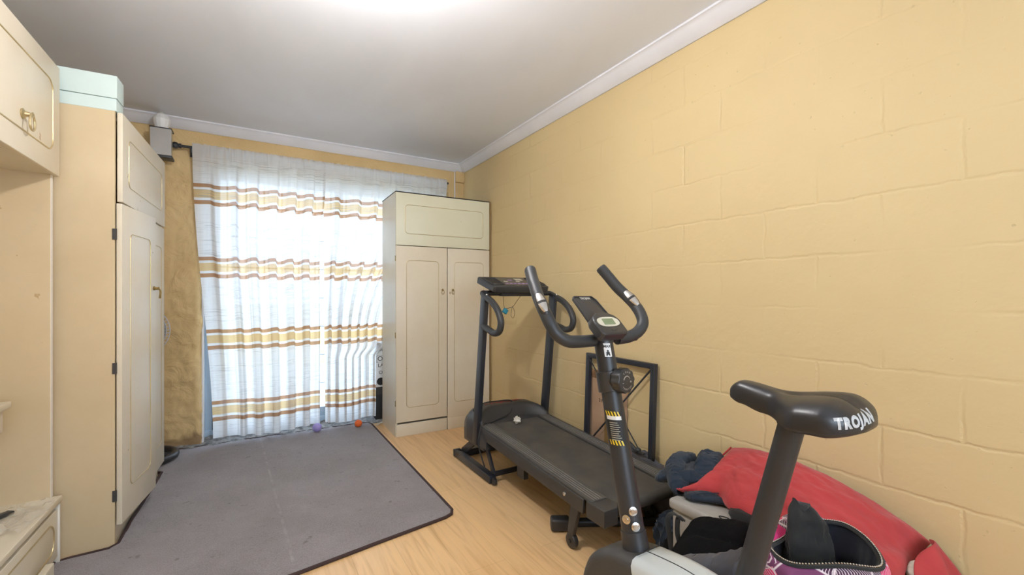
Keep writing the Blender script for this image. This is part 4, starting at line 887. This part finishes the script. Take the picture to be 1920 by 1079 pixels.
# black bag supporting the pillow
solo('black_bag', clampx(blob('b', None, None, (1.70, .60, .145), (.125, .125, .145), amp=.06, fs=1.4, seed=2, e=.55)), M['blackcloth'], 'black bag on the floor under the near end of the red pillow', 'bag', (1.70, .60, 0), smooth=60)
# ---- pink duffel bag, open
rim = [(1.205, .655, .462), (1.30, .672, .452), (1.42, .668, .466), (1.475, .60, .480), (1.43, .515, .480), (1.345, .462, .468), (1.245, .505, .482), (1.165, .580, .470)]
rimc = smoothpath(rim, 8, True); NR = len(rimc); rc = sum(rimc, V())/NR
ringsb = []
def ringf(k, z, dz=0, nz=.0, sd=0):
    out_ = []
    for i, p in enumerate(rimc):
        q = rc+(p-rc)*k; far = max(0, min(1, (q.y-.62)/.09))*(1 if k > 1 else 0); q.y += .035*far*(k-1)/.15; zz = z if z is not None else p.z+dz+.055*far*(1 if k > 1.05 else .5)
        q = V((q.x, q.y, zz)); q += V((1, 0, 0))*nz*fbm((i*.35, zz*9, sd), 1)+V((0, 1, 0))*nz*fbm((i*.35, zz*9, sd+4), 1)
        out_.append(V((max(1.03, min(q.x, 1.565)), q.y, q.z)))
    return out_
rings = [ringf(.8, 0), ringf(1.02, .02, nz=.012), ringf(1.16, .10, nz=.03), ringf(1.22, .22, nz=.035, sd=1), ringf(1.22, .33, nz=.03, sd=2), ringf(1.18, None, -.03, .014, 3), ringf(1.10, None, .0, .006), ringf(1.0, None, 0)]
bmb = MB(); 
for r_ in rings: bmb.v += r_
for j in range(len(rings)-1):
    for i in range(NR): bmb.f.append((j*NR+i, j*NR+(i+1) % NR, (j+1)*NR+(i+1) % NR, (j+1)*NR+i))
bmb.f.append(tuple(range(NR)))
db = thing('duffel_bag', 'open duffel bag with pink and purple geometric print in front of the red pillow', 'bag', (1.31, .58, 0))
build('bag_shell', bmb, M['print'], db, world=True, smooth=70, recalc=False, sub=1)
inn = [ringf(1.0, None, 0), ringf(.93, None, -.03, .006, 7), ringf(.88, .34, nz=.02, sd=8), ringf(.85, .22, nz=.02, sd=9), ringf(.7, .15)]
imb = MB()
for r_ in inn: imb.v += r_
for j in range(len(inn)-1):
    for i in range(NR): imb.f.append((j*NR+i, j*NR+(i+1) % NR, (j+1)*NR+(i+1) % NR, (j+1)*NR+i))
imb.f.append(tuple((len(inn)-1)*NR+i for i in range(NR)))
build('lining', imb, M['lining'], db, world=True, smooth=70, recalc=False)
zt = build('zip_tape', MB().tube([p+V((0, 0, .002)) for p in rimc], .0075, 8, closed=True, flat=.6), M['blackcloth'], db, world=True)
zp = MB()
for i in range(0, NR):
    for q in (0, .5): p = rimc[i].lerp(rimc[(i+1) % NR], q); zp.sphere(p+V((0, 0, .0085)), .0026, n=6)
build('zip_teeth', zp, M['chrome'], zt, world=True)
# near edge piped band of black fabric
# black garment pulled half out of the bag
def garm(u, v):
    a = u*2*math.pi; c = V((1.315, .60, .34)).lerp(V((1.345, .645, .555)), v); c += V((.0, .0, 0))
    rx = .058+.010*math.sin(v*5)-.018*max(0, v-.8)/.2; ry = .030
    k = 1+.22*fbm((math.cos(a)*1.2, math.sin(a)*1.2, v*2.2), 2.0)+.12*math.sin(a*3+v*4)
    if v > .88: q_ = math.sqrt(max(.5, 1-((v-.88)/.12)**2)); rx *= q_; ry *= q_**2
    dz = (-.010*math.cos(a)+.008*math.cos(a*2+.4)-.006*math.sin(a*3))*max(0, (v-.7)/.3)
    d = V((.82, -.5, 0)); s = V((.5, .82, 0)); return c+d*math.cos(a)*rx*k+s*math.sin(a)*ry*k+V((0, 0, dz))
gmn = MB().grid(garm, 48, 36, wu=True); gmn.f.append(tuple(35*48+i for i in range(48)))
solo('black_garment', gmn, M['blackcloth'], 'black garment sticking up out of the open pink duffel bag', 'garment', (1.32, .60, .36), smooth=70)
# ---- grey backpack with black mesh back
bp = thing('backpack', 'grey backpack with black mesh back panel lying behind the exercise bike', 'backpack', (1.27, .97, 0))
c4 = [V((1.235, 1.035, .235)), V((1.40, 1.035, .345)), V((1.435, .835, .405)), V((1.235, .80, .300))]   # far-out, far-in, near-in, near-out
def quad(u, v): return (c4[0].lerp(c4[1], u)).lerp(c4[3].lerp(c4[2], u), v)
def body(u, v):
    a = u*2*math.pi; s = 1 if v < .5 else -1
    return None
bb = blob('b', None, None, (0, 0, 0), (1, 1, 1), amp=.05, fs=1.6, seed=6, e=.45, n=(56, 36))
out_ = []
for p in bb.v:
    x, y, z = p; q = quad((x*1.22+1)/2, (1-y*1.25)/2); h = q.z
    out_.append(V((min(q.x, 1.448+.0*z), q.y, h-.02+(z-1)*.5*(h-.03)*1.0+.014*fbm((x*2, y*2, z), 2))))
bb.v = [V((p.x, p.y, max(.001, p.z))) for p in out_]
build('pack_body', bb, M['greycloth'], bp, world=True, smooth=60)
def meshp(u, v):
    q = quad(u, v); e = (1-abs(2*u-1)**4)*(1-abs(2*v-1)**4); return q+V((-.1, -.05, 1))*(-.022+.040*e**.6-.010*math.exp(-((u-.5)/.05)**2)*e+.004*fbm((u*5, v*5, 1), 1))
build('mesh_back', MB().grid(meshp, 44, 44), M['mesh'], bp, world=True, smooth=60, solid=.004)
sp = smoothpath([(1.355, 1.05, .325), (1.335, 1.075, .345), (1.31, 1.08, .325), (1.308, 1.065, .24), (1.31, 1.05, .14), (1.315, 1.05, .04)], 8)
build('strap', MB().tube(sp, .011, 8, flat=.18), M['blackcloth'], bp, world=True)
build('handle_loop', MB().tube(smoothpath([(1.36, 1.045, .325), (1.345, 1.06, .335), (1.325, 1.05, .29), (1.33, 1.04, .24)], 6), .010, 8, flat=.3), M['blackcloth'], bp, world=True)
# grey sleeve/top draped between pack and duffel
gt = fold([(1.17, 1.00, .22), (1.175, .90, .29), (1.19, .80, .345), (1.205, .72, .385), (1.215, .655, .40)], .055, .035, 14)
solo('grey_top', gt, M['greycloth'], 'crumpled grey top draped between the backpack and the pink duffel bag', 'top', (1.18, .88, .2), smooth=70)

# ------------------------------------------------------------------ exercise bike
ek = thing('exercise_bike', 'black upright exercise bike with grey shell and vinyl saddle in the foreground', 'exercise bike', (.90, .70, 0))
def be(name, mb, mat, parent=ek, **k): return build(name, mb, M[mat], parent, world=True, **k)
XB = .875
pt, pb = V((.872, .950, 1.035)), V((.875, .818, .455))
post = MB().tube([pb+(pt-pb)*t for t in (0, .12, .121, 1)], [.036, .033, .0300, .0265], 28); be('handlebar_post', post, 'black')
dirp = (pt-pb).normalized()
def pz(z): return pb+(pt-pb)*((z-pb.z)/(pt.z-pb.z))
camd = lambda p: V((-p.x, -p.y, 0)).normalized()
# height-limit sticker, warning label, wrapped on the post
def wrap(z0, z1, a0, a1, r, n=14, parent=None):
    def f(u, v):
        p = pz(z0+(z1-z0)*v); b_ = math.atan2(-p.y, -p.x)+a0+(a1-a0)*u; return p+V((math.cos(b_), math.sin(b_), 0))*r
    return MB().grid(f, n, 8)
def postr(z): return .0268+.0033*(1.035-z)/.51
lab = be('weight_sticker', wrap(.976, 1.013, -.05, .72, postr(.99)+.0006), 'white')
def on_post(mb, z, ang, r):
    out_ = []
    for p in mb.v:
        c = pz(z+p.y); b_ = math.atan2(-c.y, -c.x)+ang+p.x/r; out_.append(c+V((math.cos(b_), math.sin(b_), 0))*(r+p.z))
    mb.v = out_; return mb
I4 = Matrix.Identity(4)
be('sticker_print', on_post(text('MAX', .0100, I4, cut=.004, bold=.0003), 1.0045, .33, postr(1)+.0008), 'ink', lab, smooth=0)
wi = MB().prism([(-.006, -.007), (.006, -.007), (.0045, .004), (-.0045, .004)], .0003).prism([(.0028*math.cos(R(30*k)), .0065+.0028*math.sin(R(30*k))) for k in range(12)], .0003)
be('sticker_icon', on_post(wi, .986, .33, postr(.98)+.0008), 'ink', lab, smooth=0)
wz0, wz1 = .754, .808
wl_ = be('warning_label', wrap(wz0, wz1, -.85, .62, postr(.75)+.0006), 'ink')
be('white_band', wrap(.807, .818, -.85, .62, postr(.8)+.0007), 'white', wl_)
hz = MB()
for z0, z1 in ((.743, .755), (.818, .830)):
    for k in range(5):
        a = -.80+.29*k
        def f(u, v, a=a, z0=z0, z1=z1):
            p = pz(z0+(z1-z0)*v); b_ = math.atan2(-p.y, -p.x)+a+.15*u-.12*v; return p+V((math.cos(b_), math.sin(b_), 0))*(postr(.75)+.0010)
        hz.grid(f, 4, 3)
for z0_, z1_ in ((.743, .755), (.818, .830)): be('hazard_band', wrap(z0_, z1_, -.85, .62, postr(z0_)+.0007), 'ink', wl_)
YEL = simple('hazard_yellow', (.80, .58, .03), .4); M['yellow'] = YEL
be('hazard_stripe', hz, 'yellow', wl_, smooth=0)
fine = MB()
for k in range(9):
    if k % 2 == 1 and k < 8: pass
    zz = .800-.0055*k; fine.grid(lambda u, v, zz=zz, k=k: (lambda p, b_: p+V((math.cos(b_), math.sin(b_), 0))*(postr(.75)+.0010))(pz(zz+.0014*v), math.atan2(-pz(zz).y, -pz(zz).x)-.60+(.75+.25*((k*37) % 5)/5)*u), 8, 2)
be('fine_print', fine, 'bezel', wl_, smooth=0)
# tension knob with bracket
kp = pz(.905)
be('knob_bracket', MB().lathe([(.033, -.028), (.035, -.026), (.035, .026), (.033, .028)], 20, Matrix.Translation(kp) @ dirp.to_track_quat('Z', 'Y').to_matrix().to_4x4()), 'plastic')
kd = V((.10, -.99, .05)).normalized(); kc_ = kp+V((.006, -.028, .008)); km = Matrix.Translation(kc_) @ kd.to_track_quat('Z', 'Y').to_matrix().to_4x4()
kpr = []
for i in range(40):
    a = 2*math.pi*i/40; r_ = .0325 if (i//2) % 2 else .035; kpr.append((r_*math.cos(a), r_*math.sin(a)))
kn = be('tension_knob', MB().prism(kpr, .030, km, bev=.003).lathe([(.022, -.03), (.022, .0)], 20, km), 'plastic')
xk = V((1, 0, 0)); xk = (xk-kd*xk.dot(kd)).normalized(); yk = kd.cross(xk); fmk = Matrix(((xk.x, yk.x, kd.x, 0), (xk.y, yk.y, kd.y, 0), (xk.z, yk.z, kd.z, 0), (0, 0, 0, 1)))
fmk.translation = kc_+kd*.0303
tk = MB()
tk.grid(lambda u, v: V(((.012+.0025*v*(1.4-u))*math.cos(R(165-150*u)), (.012+.0025*v*(1.4-u))*math.sin(R(165-150*u)), .0004)), 14, 2, m=fmk)
for s_, w_ in (('+', 1), ('-', -1)):
    q = text(s_, .014, fmk @ T((.016*w_, -.004, 0)), cut=0); tk.add(q.v, q.f)
for i, ch in enumerate('LOAD'):
    a = 120-20*i; q = text(ch, .007, fmk @ T((.024*math.cos(R(a)), .024*math.sin(R(a)), 0), rz=R(a-90)), cut=0); tk.add(q.v, q.f)
for i, ch in enumerate('TENSION'):
    a = 225+15*i; q = text(ch, .006, fmk @ T((.023*math.cos(R(a)), .023*math.sin(R(a)), 0), rz=R(a+90)), cut=0); tk.add(q.v, q.f)
be('knob_print', tk, 'silver', kn, smooth=0)
# handlebars
hbz = 1.022
be('handlebar', MB().tube([(.745, .948, hbz+.002), (1.00, .944, hbz+.001)], .0125, 18), 'black')
lg_ = smoothpath([(.835, .946, 1.020), (.78, .945, 1.020), (.742, .946, 1.024), (.712, .953, 1.043), (.698, .966, 1.073), (.694, .985, 1.103), (.695, 1.012, 1.135), (.703, 1.045, 1.170), (.712, 1.075, 1.200), (.720, 1.098, 1.226)], 8)
rg_ = smoothpath([(.925, .946, 1.020), (.972, .944, 1.024), (1.008, .941, 1.038), (1.032, .944, 1.062), (1.040, .960, 1.090), (1.041, .985, 1.118), (1.036, 1.012, 1.143), (1.022, 1.045, 1.176), (1.008, 1.072, 1.212), (.995, 1.092, 1.240)], 8)
for g_ in (lg_, rg_):
    n = len(g_); hg = be('hand_grip', MB().tube(g_, [.0175]*(n-1)+[.016], 20), 'foam')
    i = int(n*.605); p = g_[i]; d = (g_[i+4]-g_[i-4]).normalized(); nr = V((-.45, -.85, .2)); nr = (nr-d*nr.dot(d)).normalized(); m = frame_m(p+nr*.0115, d.cross(nr), d)
    be('sensor_housing', MB().sphere((0, 0, 0), 1, m @ Matrix.Diagonal((.0165, .040, .011, 1)), n=22), 'plastic', hg)
    for s_ in (1, -1):
        def pad(u, v, s_=s_, m=m):
            yy = .004+.028*v; w_ = .0115*math.sqrt(max(0, 1-(yy/.036)**2)); x = (u-.5)*2*w_; return m @ V((x, yy*s_, .0115*math.sqrt(max(.02, 1-(x/.0165)**2-(yy/.040)**2))+.0006))
        be('pulse_pad', MB().grid(pad, 10, 12), 'chrome', hg, smooth=60)
# console
cb_ = V((.874, .912, 1.040)); cy_ = V((-.02, .62, .62)).normalized(); cmx2 = frame_m(cb_, (1, .08, 0), cy_)
be('console_mount', MB().tube([(.873, .945, 1.01), (.874, .950, 1.045)], .028, 18), 'plastic')
ts = be('book_rest', MB().prism([(-.050, .0), (.050, .0), (.052, .05), (.040, .135), (.030, .150), (-.044, .150), (-.052, .140)], .006, cmx2 @ T((-.004, .0, -.008)), bev=.002), 'plastic')
be('rest_rim', MB().tube([cmx2 @ V((a-.004, b, -.001)) for a, b in ((-.050, .02), (-.051, .139), (-.043, .148), (.029, .148), (.039, .134), (.050, .05))], .0022, 8), 'plastic', ts)
be('rest_lettering', text('TROJAN', .0125, cmx2 @ T((-.006, .1405, -.0008)), cut=0, bold=.0004, sx=.9), 'silver', ts, smooth=0)
cbx = be('computer', MB().prism([(-.050, -.008), (-.042, -.016), (.046, -.016), (.055, -.008), (.055, .034), (.046, .052), (.022, .066), (-.022, .066), (-.044, .052), (-.052, .034)], .032, cmx2 @ T((-.012, -.002, -.010)), bev=.006), 'plastic')
def ell(a, b, n=28): return [(a*math.copysign(abs(math.cos(2*math.pi*k/n))**.8, math.cos(2*math.pi*k/n)), b*math.copysign(abs(math.sin(2*math.pi*k/n))**.8, math.sin(2*math.pi*k/n))) for k in range(n)]
be('bezel', MB().prism(ell(.043, .0175), .0016, cmx2 @ T((-.012, .026, .0218))), 'bezel', cbx)
be('screen', MB().prism(rrect(.044, .021, .002), .001, cmx2 @ T((-.012, .026, .0232))), 'lcd', cbx)
be('mode_button', MB().prism(rrect(.020, .005, .002), .0014, cmx2 @ T((-.010, -.003, .0218))), 'plastic2', cbx)
# seat post and saddle
s0, s1 = V((.947, .468, .90)), V((.945, .603, .36))
be('seat_post', MB().tube([s0, s1], .0245, 28), 'black')
sd_ = (s1-s0).normalized(); hol = MB()
for z in (.66, .60, .545): p = s0+(s1-s0)*((z-s0.z)/(s1.z-s0.z)); nn = V((-.35, -.9, -.1)).normalized(); nn = V((.45, -.88, 0)).normalized(); hol.lathe([(.0048, 0), (.0048, .0009)], 12, Matrix.Translation(p+nn*.0240) @ nn.to_track_quat('Z', 'Y').to_matrix().to_4x4())
be('adjust_hole', hol, 'ink')
# saddle: sections from nose (s=0) to tail (s=1)
sa = R(4); sm_ = Matrix.Translation((.940, .462, .908)) @ Matrix.Rotation(sa, 4, 'Z')
def interp(tab, s):
    for (a, va), (b, vb) in zip(tab, tab[1:]):
        if s <= b: t = ss((s-a)/(b-a)); return va+(vb-va)*t
    return tab[-1][1]
wt = [(0, .025), (.34, .033), (.66, .098), (.80, .100), (.92, .088), (1, .072)]
zt_ = [(0, .050), (.1, .054), (.45, .044), (.8, .054), (1, .038)]
zb_ = [(0, .010), (.12, .004), (.30, -.006), (.55, -.018), (.8, -.014), (1, -.004)]
def sad(u, v):
    s = v; y = .130-.256*s; w_ = interp(wt, s); zt2 = interp(zt_, s); zb2 = interp(zb_, s)
    q = 1.0
    if s > .86: q = math.sqrt(max(0, 1-((s-.86)/.14)**2))
    if s < .12: q = math.sqrt(max(0, 1-((.12-s)/.12)**2))
    w_ *= .04+.96*q**(.8 if s < .5 else .9); mz = zb2+(zt2-zb2)*.35; zt2 = mz+(zt2-mz)*(.05+.95*q); zb2 = mz+(zb2-mz)*(.1+.9*q**.5)
    a = u*2*math.pi; ca, sa2 = math.cos(a), math.sin(a)
    x = w_*math.copysign(abs(ca)**.70, ca); mid = zb2+(zt2-zb2)*.42
    z = mid+(zt2-mid)*abs(sa2)**.75 if sa2 > 0 else mid-(mid-zb2)*abs(sa2)**.35
    if sa2 > 0:
        z -= .010*math.exp(-(x/.014)**2)*ss((s-.35)/.2)*(1-ss((s-.88)/.1)); z += 0
    return sm_ @ V((x, y, z))
smb = MB().grid(sad, 64, 64, wu=True)
smb.f.append(tuple(range(64))[::-1]); smb.f.append(tuple(63*64+i for i in range(64)))
sdl = be('saddle', smb, 'leather', smooth=70)
tdir = V((.90, -.44, 0)).normalized(); 
fr = frame_m(V((.905, .345, .930)), V((.80, -.60, .06)), (0, 0, 1))
SADTXT = text('TROJAN', .0245, fr, cut=.004, bold=.0016, sx=.86, space=1.22)
press(SADTXT, smb, V((.60, .80, 0)).normalized(), .0007); be('saddle_lettering', SADTXT, 'white', sdl, smooth=0)
be('seat_clamp', MB().tube([(.947, .4725, .882), (.947, .469, .898)], .027, 20), 'plastic')
# shell / flywheel housing, frame, feet, cranks
side = [(.98, .30), (.95, .41), (.88, .468), (.82, .483), (.74, .497), (.66, .505), (.58, .498), (.50, .46), (.45, .38), (.44, .29), (.50, .20), (.62, .15), (.80, .14), (.93, .18)]
sc_ = [(p.x, p.y) for p in smoothpath([(a, b, 0) for a, b in side], 5, True)]
mshell = frame_m((.807, 0, 0), (0, 1, 0), (0, 0, 1))
def halve(mb, co, no):
    bm = bmesh.new(); vs_ = [bm.verts.new(p) for p in mb.v]
    for f_ in mb.f:
        try: bm.faces.new([vs_[k] for k in f_])
        except ValueError: pass
    bmesh.ops.bisect_plane(bm, geom=bm.verts[:]+bm.edges[:]+bm.faces[:], plane_co=co, plane_no=no, clear_inner=True)
    bm.verts.index_update(); r = MB().add([v.co.copy() for v in bm.verts], [[v.index for v in f_.verts] for f_ in bm.faces]); bm.free(); return r
full = MB().prism(sc_, .136, mshell, bev=.028)
shl = be('shell', halve(full, V((0, .782, .48)), V((0, -1, .45))), 'shell', smooth=50)
be('front_cowl', halve(full, V((0, .782, .48)), V((0, 1, -.45))), 'plastic2', shl, smooth=50)
be('cowl_seam', MB().tube([V((.807+.136*t, .782, .4945)) for t in (.2, .35, .5, .65, .8)], .0015, 6), 'ink', shl)
be('side_inset', MB().prism([(.60+.10*math.cos(2*math.pi*k/30), .40+.090*math.sin(2*math.pi*k/30)) for k in range(30)], .140, frame_m((.805, 0, 0), (0, 1, 0), (0, 0, 1)), bev=.01), 'olive', shl)
be('seam_line', MB().tube([V((.875, a, b+.0006)) for a, b in sorted([(a, b) for a, b in sc_ if b > .40 and a < .80])], .0012, 6), 'ink', shl)
be('collar', MB().tube([pz(.462), pz(.480)], [.044, .038], 28), 'plastic')
be('post_bolt', MB().lathe([(.0115, 0), (.0115, .0015), (.006, .0025), (.006, .005), (.003, .005)], 16, Matrix.Translation(pz(.557)+V((-.93, -.37, .1)).normalized()*.030) @ V((-.93, -.37, .1)).to_track_quat('Z', 'Y').to_matrix().to_4x4()), 'chrome')
for z, an in ((.578, .28), (.541, .30)):
    p = pz(z); b_ = math.atan2(-p.y, -p.x)+an; nn = V((math.cos(b_), math.sin(b_), .15)).normalized()
    be('post_bolt', MB().lathe([(.0115, 0), (.0115, .0015), (.006, .0025), (.006, .005), (.003, .005)], 16, Matrix.Translation(p+nn*.031) @ nn.to_track_quat('Z', 'Y').to_matrix().to_4x4()), 'chrome')
be('main_frame', MB().tube([(.875, 1.12, .05), (.88, .95, .12), (.90, .62, .13), (.935, .28, .05)], .025, 18).tube([s1, (.92, .60, .12)], .030, 18), 'black')
for y, x in ((1.13, .87), (.26, .937)):
    be('stabilizer', MB().tube([(x-.23, y, .030), (x+.16, y, .030)], .026, 18), 'black')
    for q in (x-.23, x+.16): be('foot_cap', MB().tube([(q-.02, y, .031), (q+.02, y, .031)], .031, 18), 'plastic')
for s_, x in ((1, 1.0), (-1, .77)):
    ca_ = be('crank', MB().rect((x-.045*s_, .70, .28), (x, .70-.165*s_, .26), .014, .022, up=(1, 0, 0)), 'chrome')
    be('pedal', MB().box((x-.0 if s_ > 0 else x-.09, .70-.165*s_-.045, .248), (x+.09 if s_ > 0 else x, .70-.165*s_+.045, .272), bev=.006), 'plastic', ca_)
